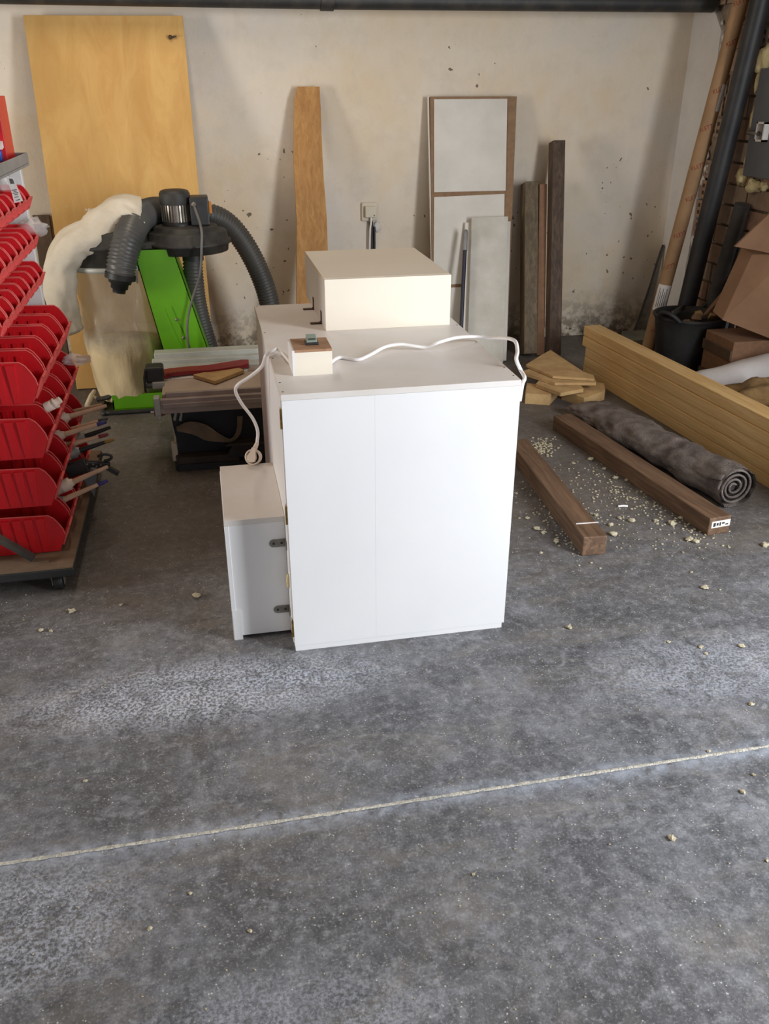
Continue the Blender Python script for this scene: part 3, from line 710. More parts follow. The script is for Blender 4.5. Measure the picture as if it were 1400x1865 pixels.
# plastic collection bag with sawdust
zb_ = [(.09, .03), (.135, .035), (.15, .07), (.165, .16), (.175, .26), (.178, .33), (.176, .42), (.172, .50), (.18, .56), (.19, zd0 + .01)]
def dense(prof, k=5):
    q = cat_rom([Vector((r, 0, z)) for r, z in prof], k); return [(v.x, v.z) for v in q]
part(MB().lathe(dense([(r*1.03, z) for r, z in zb_]), (dx + .005, YC, 0), 64, fold=.05, fk=7, cap=False), 'plastic_bag', 'bag_clear', e)
part(MB().lathe(dense([(.085, .034), (.13, .040), (.145, .07), (.158, .16), (.165, .25), (.166, .30), (.15, .325), (.10, .33), (.01, .335)]), (dx + .005, YC, 0), 48, fold=.03, fk=5), 'collected_sawdust', 'sawdust', e)
part(MB().lathe([(rd - .008, zd0 - .004), (rd + .004, zd0 - .002), (rd + .004, zd0 + .02), (rd - .008, zd0 + .022)], (dx, YC, 0), 40), 'bag_strap', 'alu', e)
# cloth filter bag flopped over the drum
zc_ = zd0 + .19
path = [Vector((dx + .15, YC + .02, zc_ + .015)), Vector((dx + .06, YC, zc_ + .035)), at(172, 430, Y=YC - .10), at(133, 447, Y=YC - .15), at(113, 485, Y=YC - .16), at(110, 530, Y=YC - .16), at(120, 575, Y=YC - .15), at(134, 605, Y=YC - .14)]
pp = cat_rom(path, 7)
rr = []
for i in range(len(pp)):
    t = i/(len(pp) - 1); rr.append((.13 if t < .25 else .13 - (t - .25)*.06)*(.55 if i == 0 else 1)*(.6 if i == len(pp) - 1 else 1))
m = MB(); n = 28; vs = []
for i, p in enumerate(pp):
    t_ = (pp[min(i + 1, len(pp) - 1)] - pp[max(i - 1, 0)]).normalized(); s_ = Vector((0, 1, 0)); s_ = (s_ - t_*s_.dot(t_)).normalized(); u_ = s_.cross(t_)
    for k in range(n):
        a_ = 2*PI*k/n
        nz = 1 + .22*noise.noise(Vector((math.cos(a_)*1.4, math.sin(a_)*1.4, i*.16))) + .10*noise.noise(Vector((math.cos(a_)*4, math.sin(a_)*4, i*.3)))
        vs.append(p + s_*(math.cos(a_)*rr[i]*(1.05 if i < 9 else .72)*nz) + u_*(math.sin(a_)*rr[i]*.66*nz))
m.add(vs, [(i*n + k, i*n + (k + 1) % n, (i + 1)*n + (k + 1) % n, (i + 1)*n + k) for i in range(len(pp) - 1) for k in range(n)], True)
m.add(vs[:n], [tuple(range(n))]); m.add(vs[-n:], [tuple(range(n - 1, -1, -1))])
fb = part(m, 'cloth_filter_bag', 'cloth', e)
m = MB()
def flap(u, v):
    x = dx - .07 + .25*u; y = YC - .12 + .2*v
    return Vector((x, y, zc_ + .012 + .05*math.sin(PI*v)*(1 - .3*u) + .018*noise.noise(Vector((u*4, v*4, 0)))))
m.grid(flap, 18, 10); part(m, 'bag_cuff', 'cloth', e, solid=.008)
# hoses
hp = [at(330, 392, Y=YC + .16), at(285, 385, Y=YC + .12), at(252, 400, Y=YC - .02), at(233, 435, Y=YC - .18), at(222, 480, Y=YC - .24), at(219, 505, Y=YC - .25)]
h1, pth = hose(hp, .064, .016)
h = part(h1, 'ribbed_hose', 'hose', e)
en, ed = pth[-1], (pth[-1] - pth[-4]).normalized()
part(MB().tube([en - ed*.012, en + ed*.012], .069, 22), 'hose_clamp', 'black', e)
part(MB().tube([en, en + ed*.03, en + ed*.031, en + ed*.055, en + ed*.056, en + ed*.075], [.055, .05, .040, .038, .030, .028], 20), 'hose_adapter', 'black', e)
part(MB().bar(en + Vector((.075, -.02, .02)), en + Vector((.072, -.02, -.03)), .008, .008), 'clamp_screw', 'zinc', e)
h2, _ = hose([at(352, 395, Y=YC + .2), at(385, 392, Y=YC + .22), at(420, 412, Y=YC + .26), at(452, 455, Y=YC + .28), at(478, 510, Y=YC + .3), at(492, 560, Y=YC + .32), at(500, 620, Y=YC + .33), at(505, 680, Y=YC + .33)], .052, .016)
part(h2, 'ribbed_hose', 'hose_dark', e)
h3, _ = hose([Vector((hx + .02, YC, zh0)), at(352, 500, Y=YC), at(358, 550, Y=YC + .02), at(370, 600, Y=YC + .03), at(385, 650, Y=YC + .04), at(400, 700, Y=YC + .05)], .046, .016)
part(h3, 'ribbed_hose', 'hose_dark', e)
part(MB().lathe([(.05, 0), (.052, .05)], (hx + .02, YC, zh0 - .045), 20), 'inlet_collar', 'black', e)

# ================================================================ TABLE SAW
YS = 3.50
e = empty('table_saw', at(420, 848, z=0), 'grey and black table saw standing on the floor behind the cabinet', 'table saw')
xs0 = at(320, 800, Y=YS).x; xs1 = xs0 + .62
zt0, zt1 = .272, .315
X0 = at(288, 735, Y=YS).x
part(MB().hexa([(xs0, YS, .03), (xs1, YS, .03), (xs1, YS + .42, .03), (xs0 + .02, YS + .42, .03), (xs0 - .01, YS - .01, zt0), (xs1, YS - .01, zt0), (xs1, YS + .44, zt0), (xs0 - .01, YS + .44, zt0)]), 'saw_body', 'saw_body', e, bevel=.006)
bp = [(xs0 - .012, YS - .05), (xs0 + .0, YS - .07), (xs0 + .25, YS - .075), (xs1, YS - .075), (xs1, YS + .43), (xs0 - .012, YS + .43)]
part(MB().prism([(x, y, 0) for x, y in bp], (0, 0, .03)), 'base_skirt', 'saw_body', e, bevel=.005)
part(MB().prism([(x + .006, y + .006, .031) for x, y in bp[:3]] + [(xs0 + .25, YS - .01, .031), (xs0, YS - .01, .031)], (0, 0, .028)), 'base_ledge', 'saw_dust', e, bevel=.004)
part(MB().prism([(xs0 + .20, YS - .07, .045), (xs1, YS - .07, .045), (xs1, YS - .07, .10), (xs0 + .23, YS - .07, .10)], (0, .05, 0)), 'drawer', 'saw_body', e, bevel=.003)
part(MB().hexa([(xs0 + .20, YS - .075, .100), (xs1, YS - .075, .100), (xs1, YS - .01, .100), (xs0 + .2, YS - .01, .100), (xs0 + .22, YS - .072, .108), (xs1, YS - .072, .108), (xs1, YS - .01, .108), (xs0 + .22, YS - .01, .108)]), 'drawer_lip', 'saw_dust', e)
part(MB().box(xs0 - .02, xs0 + .004, YS - .03, YS + .012, .03, .11), 'corner_foot', 'ivory', e, bevel=.006)
part(MB().box(xs0 - .006, xs0 + .002, YS - .004, YS + .01, .11, zt0), 'corner_post', 'ivory', e)
# table, front rail, back rail
part(MB().box(X0 + .02, xs1, YS - .03, YS + .46, zt1 - .02, zt1 + .012), 'table_top', 'saw_table', e, bevel=.003)
part(MB().box(X0 + .035, xs1, YS - .05, YS - .03, zt1 - .01, zt1 + .022).box(X0 + .012, xs1, YS - .075, YS - .05, zt0 - .014, zt1 + .004).box(X0 + .02, xs1, YS - .082, YS - .075, zt0 + .01, zt1 - .012), 'front_rail', 'saw_rail', e, bevel=.003)
part(MB().box(X0 - .012, X0 + .012, YS - .078, YS - .03, zt0 - .02, zt1 + .012).box(X0 - .004, X0 + .012, YS - .08, YS - .04, zt0 - .035, zt0 - .02), 'rail_end', 'alu', e, bevel=.003)
zr = zt1 + .012
part(MB().box(X0 - .02, xs1, YS + .40, YS + .47, zr, zr + .05).box(X0 - .03, xs1, YS + .36, YS + .40, zr, zr + .03).box(X0 - .02, xs1, YS + .30, YS + .36, zr, zr + .012), 'rear_fence', 'alu', e, bevel=.003)
part(MB().box(X0 + .03, X0 + .30, YS + .16, YS + .28, zr, zr + .004).box(X0 + .30, X0 + .38, YS + .22, YS + .29, zr, zr + .004), 'white_strip', 'paper', e)
part(MB().box(X0 + .38, X0 + .60, YS + .22, YS + .29, zr, zr + .0045), 'grey_insert', 'saw_rail', e)
pul = at(285, 683, Y=YS + .12)
part(MB().box(pul.x - .045, pul.x + .03, pul.y - .03, pul.y + .05, pul.z - .028, pul.z + .040), 'end_bracket', 'black', e, bevel=.01)
part(MB().tube([(pul.x - .04, pul.y - .034, pul.z + .034), (pul.x - .048, pul.y - .036, pul.z), (pul.x - .05, pul.y - .036, pul.z - .06)], .005, 8), 'bracket_lever', 'black', e)
part(MB().box(pul.x - .02, pul.x + .03, pul.y - .04, pul.y + .05, zt1 + .0, zt1 + .03), 'bracket_foot', 'alu', e, bevel=.004)
cr = at(300, 752, Y=YS - .03)
part(MB().tube([cr + Vector((-.055, 0, .006)), cr + Vector((-.03, 0, .006))], .004, 8), 'crank_pin', 'paper', e)
part(MB().bar(cr + Vector((-.035, 0, -.01)), cr + Vector((-.035, 0, .012)), .012, .012, (0, 1, 0)).bar(cr + Vector((-.036, 0, .008)), cr + Vector((.0, 0, .008)), .012, .012).bar(cr + Vector((0, 0, .002)), cr + Vector((.0, 0, .03)), .012, .012, (0, 1, 0)).bar(cr + Vector((-.03, 0, -.012)), cr + Vector((.0, 0, -.004)), .008, .008), 'red_crank', 'red_stick', e)
# ribbon of loose cables hanging at the side
wb = MB()
for k in range(11):
    f_ = k/10
    pth = [at(322, 778 + 6*f_, Y=YS - .03 - .01*f_), at(345 + 8*f_, 769 + 22*f_, Y=YS - .05), at(375, 775 + 26*f_, Y=YS - .055), at(400, 792 + 12*f_, Y=YS - .06), at(420 + 3*f_, 800 + 3*f_, Y=YS - .058 + .006*f_), at(431 + 6*f_, 785 + 3*f_, Y=YS - .055), at(433 + 8*f_, 758, Y=YS - .05)]
    wb.tube(cat_rom(pth, 5), .0028, 6)
part(wb, 'cable_bundle', 'wires', e)
for (px, py) in ((322, 740), (332, 741)): part(MB().tube([at(px, py, Y=YS - .02), at(px - 4, py + 25, Y=YS - .02)], .006, 8), 'hose_stub', 'alu', e)
# things lying on the saw
zs = zr + .004
o = empty('push_stick', at(360, 680, z=zs), 'dark red notched push stick lying across the saw table', 'push stick')
pts = [(274, 690), (285, 682), (310, 677), (340, 674), (380, 671), (410, 666), (440, 661), (453, 661), (453, 668), (440, 672), (410, 677), (380, 681), (345, 682), (310, 686), (288, 697), (278, 697)]
part(MB().prism([at(*p, z=zs + .006) for p in pts], (0, 0, .016)), 'stick_body', 'red_stick', o, bevel=.002)
m = MB()
for k in range(7):
    q = at(284 + k*6.5, 683 - k*1.1, z=zs + .022); m.box(q.x - .004, q.x + .004, q.y - .02, q.y + .004, q.z - .002, q.z + .004)
part(m, 'grip_ribs', 'red_stick', o)
q = [at(*p, z=zs) for p in ((352, 688), (392, 700), (445, 679), (425, 672))]
o = MB().prism(q, (0, 0, .014)).build('wood_offcut', 'foamwood', bevel=.002); tag(o, 'pale wedge of wood lying on the saw table', 'wood offcut')

# ================================================================ RED BIN RACK
RX = -.517
rk = empty('bin_rack', (-.80, 3.0, 0), 'wheeled black and white steel rack holding the red bins', 'rack')
cz0, cz1 = .062, .096
skew = .03
def rackx(x, y): return x
bx0, bx1, by0, by1 = -1.15, -.49, 2.505, 3.50
part(MB().box(bx0, bx1, by0, by1, cz0, cz1 - .004), 'base_plate', 'black', rk, bevel=.004)
part(MB().box(bx0 + .003, bx1 - .003, by0 + .003, by1 - .003, cz1 - .004, cz1), 'dusty_deck', 'cart_dust', rk)
for (x, y) in ((-.548, 2.545), (-.548, 3.44), (-1.09, 2.545), (-1.09, 3.44)):
    cs = part(MB().box(x - .020, x - .017, y - .014, y + .014, .022, cz0).box(x + .017, x + .020, y - .014, y + .014, .022, cz0).box(x - .024, x + .024, y - .024, y + .024, cz0 - .006, cz0), 'caster', 'steel', rk)
    sub(MB().lathe([(.012, -.014), (.027, -.013), (.029, -.008), (.029, .008), (.027, .013), (.012, .014)], (x, y + .004, .029), 24, axis=(1, 0, 0)), 'wheel', 'black', cs)
br0, br1 = at(62, 1021, z=cz1 + .006), at(-30, 963, Y=2.57)
brc = part(MB().bar(Vector((br0.x, 2.565, cz1 + .012)), Vector((br1.x, 2.565, br1.z)), .028, .016, (0, 0, 1)), 'diagonal_brace', 'black_dusty', rk)
sub(MB().box(br0.x - .01, br0.x + .045, 2.55, 2.58, cz1 + .0005, cz1 + .005), 'brace_foot', 'cart_dust', brc)
part(MB().box(-.86, -.605, 3.425, 3.455, cz1, 1.20), 'upright', 'cart_white', rk, bevel=.003)
part(MB().box(-.86, -.80, 2.58, 2.61, cz1, 1.20), 'upright', 'cart_white', rk, bevel=.003)
part(MB().box(-.845, -.825, 2.61, 3.425, cz1 + .03, 1.18), 'louvre_panel', 'cart_white', rk)
sx1 = at(52, 300, Y=3.45).x
part(MB().box(-1.1, sx1, 2.60, 3.47, 1.197, 1.205).box(sx1 - .006, sx1, 2.60, 3.47, 1.205, 1.24).box(-1.1, sx1, 3.464, 3.47, 1.205, 1.24), 'top_shelf', 'galv', rk, bevel=.003)
def bin_parts(L, Wd, Hh, nrib):
    """front lip at x=0, floor at z=0, length back to -L; y from 0 to Wd"""
    k = Hh/.135
    prof = [(-.026*k, 0), (-.002*k, .058*k), (-.006*k, .078*k), (-.016*k, .098*k), (-.029*k, .118*k), (-.044*k, .130*k), (-L, Hh), (-L + .008, 0)]
    t = .0022; b = MB()
    for y0 in (0, Wd - t): b.prism([(x, y0, z) for x, z in prof], (0, t, 0))
    b.box(-L + .008, -.026*k, t, Wd - t, 0, t)
    b.hexa([(-L + .008, t, 0), (-L + .011, t, 0), (-L + .011, Wd - t, 0), (-L + .008, Wd - t, 0), (-L, t, Hh), (-L + .003, t, Hh), (-L + .003, Wd - t, Hh), (-L, Wd - t, Hh)])
    b.hexa([(-.029*k, t, 0), (-.026*k, t, 0), (-.026*k, Wd - t, 0), (-.029*k, Wd - t, 0), (-.006*k, t, .058*k), (-.002*k, t, .058*k), (-.002*k, Wd - t, .058*k), (-.006*k, Wd - t, .058*k)])
    # tapering ribs standing proud outside, matching steps inside
    for i in range(nrib):
        xc = -.070*k - i*(L - .085*k)/nrib; pt = (L - .085*k)/nrib
        w0, w1 = pt*.36, pt*.20
        for y0, sg in ((0, -1), (Wd, 1)):
            q_ = [(xc - w1, y0, .003), (xc + w1, y0, .003), (xc + w1, y0 + sg*.0025*k, .003), (xc - w1, y0 + sg*.0025*k, .003), (xc - w0, y0, Hh*.92), (xc + w0, y0, Hh*.92), (xc + w0, y0 + sg*.0092*k, Hh*.92), (xc - w0, y0 + sg*.0092*k, Hh*.92)]
            b.hexa(q_)
        b.box(xc - .008*k, xc + .008*k, Wd - t - .005*k, Wd - t, Hh*.25, Hh*.84)
    body = b.mesh('bin_body', 'red_bin')
    r = MB(); top = prof[1:7]
    for y0 in (t/2, Wd - t/2):
        r.tube([(x, y0, z) for x, z in top], .0023, 6)
    r.tube([(-L, 0, Hh), (-L, Wd, Hh)], .0017, 6)
    rim = r.mesh('bin_rim', 'red_rim')
    q = MB(); f = .006*k
    z0, z1, x0, x1 = .012*k, .074*k, -.020*k, .0065*k
    def fp(y, z): return Vector((x0 + (x1 - x0)*(z - z0)/(z1 - z0), y, z))
    nf = Vector((.006, 0, -.0022))
    ya, yb_ = Wd*.16, Wd*.84; fw = .010*k
    for (u0, u1, v0, v1) in ((ya, yb_, z0, z0 + fw), (ya, yb_, z1 - fw, z1), (ya, ya + fw*1.3, z0, z1), (yb_ - fw*1.3, yb_, z0, z1)):
        c_ = [fp(u0, v0), fp(u1, v0), fp(u1, v1), fp(u0, v1)]; q.hexa([p for p in c_] + [p + nf for p in c_])
    lab = q.mesh('label_holder', 'red_rim')
    return body, rim, lab
BIG = bin_parts(.225, .1345, .133, 4); SM = bin_parts(.16, .0885, .082, 3)
def bin_at(parts, x, y, z, label, group):
    r = empty('storage_bin', (x, y, z), label, 'bin', group)
    for nm, me in zip(('bin_body', 'bin_rim', 'label_holder'), parts):
        o = bpy.data.objects.new(nm, me); C.objects.link(o); o.parent = r
    return r
ORD = [', at the end with the diagonal brace', ', second from the brace end', ', third from the brace end', ', fourth from the brace end', ', at the end towards the dust collector']
ORS = ['at the end towards the dust collector', 'second from the dust collector end', 'third from the dust collector end', 'fourth from the dust collector end', 'fifth from the dust collector end', 'sixth from the dust collector end', 'seventh from the dust collector end', 'at the brace end']
for zi, (zb, nm) in enumerate(((cz1 + .002, 'large red bin, lowest row'), (.262, 'large red bin, second row up'), (.424, 'large red bin, third row up'), (.597, 'large red bin, fourth row up'))):
    for k in range(5): bin_at(BIG, RX, 2.62 + k*.154, zb, nm + ORD[k], 'large red bins on the rack')
for (zb, nm, y1_) in ((.805, 'small red bin, lowest small row, ', 3.285), (.932, 'small red bin, middle small row, ', 3.285), (1.062, 'small red bin, row under the shelf, ', 3.285)):
    for k in range(8 if zb < 1 else 7):
        y = y1_ - k*.101
        if y < 2.56: continue
        bin_at(SM, -.578, y, zb, nm + ORS[k], 'small red bins on the rack')
# goods on the shelf and in the bins
q = at(22, 262, Y=3.40); q0 = at(0, 150, Y=3.40)
o = empty('display_carton', (q.x - .09, 3.32, 1.2055), 'red display carton with blue packs on the rack shelf', 'carton')
cx1 = q.x
part(MB().hexa([(cx1 - .2, 3.28, 1.206), (cx1, 3.28, 1.206), (cx1, 3.42, 1.206), (cx1 - .2, 3.42, 1.206), (cx1 - .2, 3.28, 1.42), (cx1, 3.28, 1.42), (cx1, 3.42, 1.42), (cx1 - .2, 3.42, 1.42)]), 'carton_body', 'red_bin', o, bevel=.002)
for zz in (1.225, 1.31):
    part(MB().box(cx1 - .19, cx1 - .014, 3.262, 3.28, zz, zz + .035), 'blue_pack', 'blue', o, bevel=.004)
    part(MB().hexa([(cx1 - .19, 3.25, zz + .038), (cx1 - .006, 3.25, zz + .038), (cx1 - .006, 3.28, zz + .042), (cx1 - .19, 3.28, zz + .042), (cx1 - .19, 3.25, zz + .040), (cx1 - .006, 3.25, zz + .040), (cx1 - .006, 3.28, zz + .062), (cx1 - .19, 3.28, zz + .062)]), 'carton_flap', 'paper', o)
def film(label, c, r, s_, seed):
    o = MB().blob(c, r, seed, 16, .42, s_).build('plastic_bag', 'film'); tag(o, label, 'plastic bag'); return o
pb = at(75, 412, Y=3.38); film('crumpled clear plastic bag sticking out of a small bin', pb + Vector((-.035, 0, -.004)), .042, (1.35, .7, .62), 5)
pb = at(18, 335, Y=3.20); fo = film('clear plastic bag with price tag hanging under the shelf', pb + Vector((-.02, 0, 0)), .04, (.7, .5, 1.1), 8)
tg = [at(14, 322, Y=3.13), at(24, 323, Y=3.13), at(42, 366, Y=3.11), at(26, 370, Y=3.11)]
tgo = sub(MB().prism(tg, (0, .0015, 0)), 'price_tag', 'paper', fo)
def on_tag(u0, u1, v0, v1):
    f = lambda u, v: (tg[0].lerp(tg[1], u)).lerp(tg[3].lerp(tg[2], u), v) + Vector((0, -.0006, 0))
    return [f(u0, v0), f(u1, v0), f(u1, v1), f(u0, v1)]
m = MB()
for k in range(6): m.prism(on_tag(.18 + k*.11, .18 + k*.11 + (.07 if k % 2 else .04), .06, .27), (0, -.0003, 0))
for (a_, b_, c_) in ((.1, .8, .5), (.3, .7, .56), (.15, .85, .62), (.3, .75, .68), (.25, .7, .78), (.3, .75, .9)): m.prism(on_tag(a_, b_, c_, c_ + .025), (0, -.0003, 0))
sub(m, 'print', 'ink', tgo)
pb = at(150, 655, Y=3.30); fo = film('clear bag with pink card poking from a large bin', pb + Vector((-.03, 0, 0)), .035, (1.3, .6, .5), 11)
sub(MB().box(pb.x - .02, pb.x + .03, pb.y - .01, pb.y - .006, pb.z - .010, pb.z + .018), 'pink_card', 'nozzle', fo)
q = at(10, 585, Y=2.78)
o = MB().hexa([q + Vector((-.03, 0, 0)), q + Vector((-.012, -.03, -.004)), q + Vector((.022, -.006, .0)), q + Vector((.0, .02, .004)), q + Vector((-.03, 0, .0015)), q + Vector((-.012, -.03, -.0025)), q + Vector((.022, -.006, .0015)), q + Vector((.0, .02, .0055))]).build('steel_plate', 'zinc'); tag(o, 'small drilled steel plate lying on a red bin', 'metal plate')
sub(MB().lathe([(.004, 0), (.004, .0008)], q + Vector((-.006, -.004, .003)), 10), 'hole', 'black', o)
q = at(100, 735, Y=2.78)
o = empty('cream_bottle', q, 'small cream bottle with stepped cap in a large bin', 'bottle')
part(MB().tube([q + Vector((-.03, 0, -.012)), q, q + Vector((.001, 0, .001)), q + Vector((.018, 0, .012))], [.017, .016, .011, .011], 14), 'bottle_body', 'plug', o)
part(MB().tube([q + Vector((-.002, 0, -.001)), q + Vector((.003, 0, .003))], .018, 14), 'bottle_collar', 'plug', o)
# sealant cartridges
CART = [((118, 754), (186, 737), 3.26, None, 'plain beige nozzle, uppermost of the bunch'), ((122, 760), (194, 739), 3.187, None, 'long cut beige nozzle'),
        ((118, 786), (196, 762), 3.14, 'darkgreen', 'dark green nozzle cap'), ((112, 793), (194, 768), 3.030, 'navy', 'short dark blue nozzle cap'),
        ((150, 797), (215, 773), 3.16, 'black', 'long black nozzle'), ((116, 812), (197, 791), 3.02, 'maroon', 'maroon nozzle cap'),
        ((140, 822), (208, 800), 3.033, 'ochre', 'dark nozzle and ochre tip'), ((128, 880), (196, 850), 2.880, None, 'beige nozzle above the black clamp'),
        ((112, 912), (196, 875), 2.80, 'navy', 'long dark blue nozzle cap low on the rack')]
for i, (pa, pb_, Y, cap, desc) in enumerate(CART):
    A, B_ = at(*pa, Y=Y), at(*pb_, Y=Y); d = (B_ - A).normalized()
    o = empty('sealant_cartridge', A, 'sealant cartridge with ' + desc, 'cartridge', 'cartridges in the red bins')
    part(MB().tube([A - d*.12, A - d*.002, A, A + d*.012], [.0225, .0225, .016, .012], 14), 'tube', 'plug' if i % 2 else 'galv', o)
    part(MB().tube([A - d*.035, A - d*.025], .0231, 14), 'print_band', 'navy' if i in (3, 8) else 'plug', o)
    L = (B_ - A).length; nm_ = 'black' if cap in ('black', 'ochre') else 'nozzle'
    part(MB().tube([A + d*.010, B_ - d*(.03 if cap else 0)], [.0105, .0062], 10), 'nozzle', nm_, o)
    if cap and cap != 'black': part(MB().tube([B_ - d*.034, B_ - d*.003, B_], [.0075, .0062, .003], 10), 'nozzle_cap', cap, o)
    for ch in o.children: pass
# black clamp
q = at(160, 846, Y=2.98)
o = empty('black_clamp', q, 'black plastic clamp with hook sticking out of the rack', 'clamp')
m = MB().bar(q + Vector((-.075, 0, -.02)), q + Vector((.0, 0, .0)), .03, .05).bar(q + Vector((-.02, 0, .004)), q + Vector((.075, 0, -.006)), .022, .022)
part(m, 'clamp_body', 'black', o, bevel=.005)
hk = [q + Vector((.06 + .024*math.cos(t), 0, .022 + .012*math.sin(t))) for t in [(-.55 + i*.12)*PI for i in range(13)]]
part(MB().tube(hk, .005, 8), 'clamp_hook', 'black', o)
part(MB().bar(q + Vector((.06, -.01, -.008)), q + Vector((.10, -.01, -.04)), .02, .014), 'clamp_jaw', 'black', o)
m = MB()
for (u, v) in ((-.0, .006), (.02, .004), (.045, .0), (.03, -.004)): m.lathe([(.0035, 0), (.003, .002)], q + Vector((u, -.0125, v)), 8, axis=(0, -1, 0))
part(m, 'rivet', 'zinc', o)
q = at(185, 895, Y=3.15)
o = MB().prism([at(150, 868, Y=3.05), at(172, 905, Y=3.05), at(176, 858, Y=3.05), at(160, 850, Y=3.05)], (0, .04, 0)).build('grey_wedge', 'panel_grey', bevel=.003); tag(o, 'dark grey plastic wedge among the cartridges', 'plastic piece')
o = empty('pale_branch', at(165, 722, Y=3.95), 'pale crooked stick lying behind the bin rack', 'stick')
part(MB().tube([at(158, 740, z=.012), at(166, 722, z=.035), at(172, 712, z=.05)], [.012, .014, .01], 8, jit=.3).tube([at(166, 722, z=.035), at(180, 728, z=.02)], [.012, .008], 8), 'stick_body', 'ivory', o)

# ================================================================ RIGHT SIDE
# pine boards stacked on edge along the wall
f0, n0 = Vector((2.005, 4.40, 0)), Vector((2.19, 2.05, 0))
dl = (n0 - f0).normalized(); pr = Vector((-dl.y, dl.x, 0))
pr = pr if pr.x > 0 else -pr
hb = .0535
for k in range(5):
    off = (0, .0, .004, -.003, .004)[k]; eo = (.03, .035, .03, .0, -.012)[k]
    a_ = f0 + dl*eo + pr*(.048 + off); b_ = n0 + pr*(.048 + off)
    z = k*hb + hb/2
    rows = ['undermost pine board of the stack on the floor', 'second pine board up from the floor in the stack', 'middle pine board of the stack of five', 'pine board just under the topmost of the stack', 'topmost pine board of the stack by the bucket']
    mid = (a_ + b_)/2; L = (b_ - a_).length
    bo = MB().box(-.047, .047, -L/2, L/2, -hb/2 + .0006, hb/2 - .0006).build('pine_board', 'pine', bevel=.003)
    bo.location = mid + Vector((0, 0, z)); bo.rotation_euler.z = math.atan2(-dl.x, dl.y) + PI
    tag(bo, rows[k], 'board', 'stack of pine boards')
# dark timbers
def timber(a_, b_, wd, ht, label, m='beam_dark'):
    a_, b_ = Vector(a_), Vector(b_); L = (b_ - a_).length; mid = (a_ + b_)/2; d = (b_ - a_).normalized()
    o = empty('timber_beam', (mid.x, mid.y, 0), label, 'beam', 'dark timbers on the floor'); o.rotation_euler.z = math.atan2(-d.x, d.y)
    bo = MB().box(-wd/2, wd/2, -L/2, L/2, 0, ht).build('beam', m, None, bevel=.004); bo.parent = o
    return o, L
p0, p1 = at(1061, 1016, z=0), at(1104, 1012, z=0); wd = (p1 - p0).length
fa = at(925, 823, z=0)
t1, L1 = timber((p0 + p1)/2 + Vector((0, .01, 0)), Vector((1.262 - .0, 3.33, 0)), wd, .073, 'shorter dark timber lying nearest the white cabinet')
t1.rotation_euler.z = t1.rotation_euler.z
bo = MB().box(-wd/2 + .01, wd/2 + .006, -L1/2 + .10 - .002, -L1/2 + .104, .0731, .0745).build('white_tie', 'cord', None); bo.parent = t1
a2, b2 = Vector((1.722, 2.47, 0)), Vector((1.575, 3.60, 0))
t2, L2 = timber(a2, b2, .092, .070, 'longer dark timber with a white end label beside the felt roll')
lb = MB().box(-.035, .044, -L2/2 - .0012, -L2/2 - .0002, .030, .056).build('end_label', 'paper', None); lb.parent = t2; lb.rotation_euler = (0, 0, 0)
m = MB()
for (x0, x1, z0, z1) in ((-.028, -.018, .035, .05), (-.014, -.006, .038, .048), (-.002, .004, .036, .05), (.008, .02, .042, .048), (.024, .036, .036, .041)): m.box(x0, x1, -L2/2 - .0018, -L2/2 - .0013, z0, z1)
pm = m.build('label_print', 'ink', None); pm.parent = lb
# felt roll
fr0, fr1 = at(1352, 925, z=0), at(1085, 748, z=0)
ca, cb = Vector((1.900, 2.66, .078)), Vector((1.775, 3.78, .035))
m = MB(); n = 48; mm = 90; vs = []
for i in range(mm):
    t = i/(mm - 1); p = ca.lerp(cb, t); wv = .082 + .035*min(1, t*1.6) ; hv = .078*(1 - t)**.8 + .030*t
    d = (cb - ca).normalized(); sd_ = Vector((-d.y, d.x, 0)) 
    for k in range(n):
        a_ = 2*PI*k/n
        nz = 1 + .20*noise.noise(Vector((math.cos(a_)*1.3, math.sin(a_)*1.3, t*7))) + .11*noise.noise(Vector((math.cos(a_)*4, math.sin(a_)*4, t*18)))
        if .28 < t < .36: nz -= .06*(1 - abs(t - .32)/.04)
        z = hv + math.sin(a_)*hv*nz
        vs.append(Vector((p.x, p.y, 0)) + sd_*(math.cos(a_)*wv*nz) + Vector((0, 0, max(z, .003))))
m.add(vs, [(i*n + k, i*n + (k + 1) % n, (i + 1)*n + (k + 1) % n, (i + 1)*n + k) for i in range(mm - 1) for k in range(n)], True)
m.add(vs[-n:], [tuple(range(n))])
o = empty('felt_roll', (1.85, 3.2, 0), 'grey felt underlay rolled up along the pine stack', 'felt roll')
part(m, 'outer_wrap', 'felt', o)
d = (ca - cb).normalized(); m = MB()
def spiral(u, v):
    a_ = u*2*PI*3.4 + .6; r = .012 + .066*u; q = .032*(1 - u)*(1 if v > .5 else 1)
    s_ = Vector((-d.y, d.x, 0))
    wob = 1 + .10*noise.noise(Vector((u*9, 0, 2)))
    return ca + d*(.012*v - .02 - .01*(1 - u)) + s_*(math.cos(a_)*r*wob) + Vector((0, 0, math.sin(a_)*r*wob*.94))
m.grid(spiral, 150, 1); part(m, 'spiral_layers', 'felt', o, solid=.007)
ring = [ca - d*.035 + Vector((-d.y, d.x, 0))*(math.cos(2*PI*k/24)*.07) + Vector((0, 0, math.sin(2*PI*k/24)*.066)) for k in range(24)]
part(MB().add(ring, [tuple(range(24))]), 'roll_core', 'felt_in', o)
m = MB()
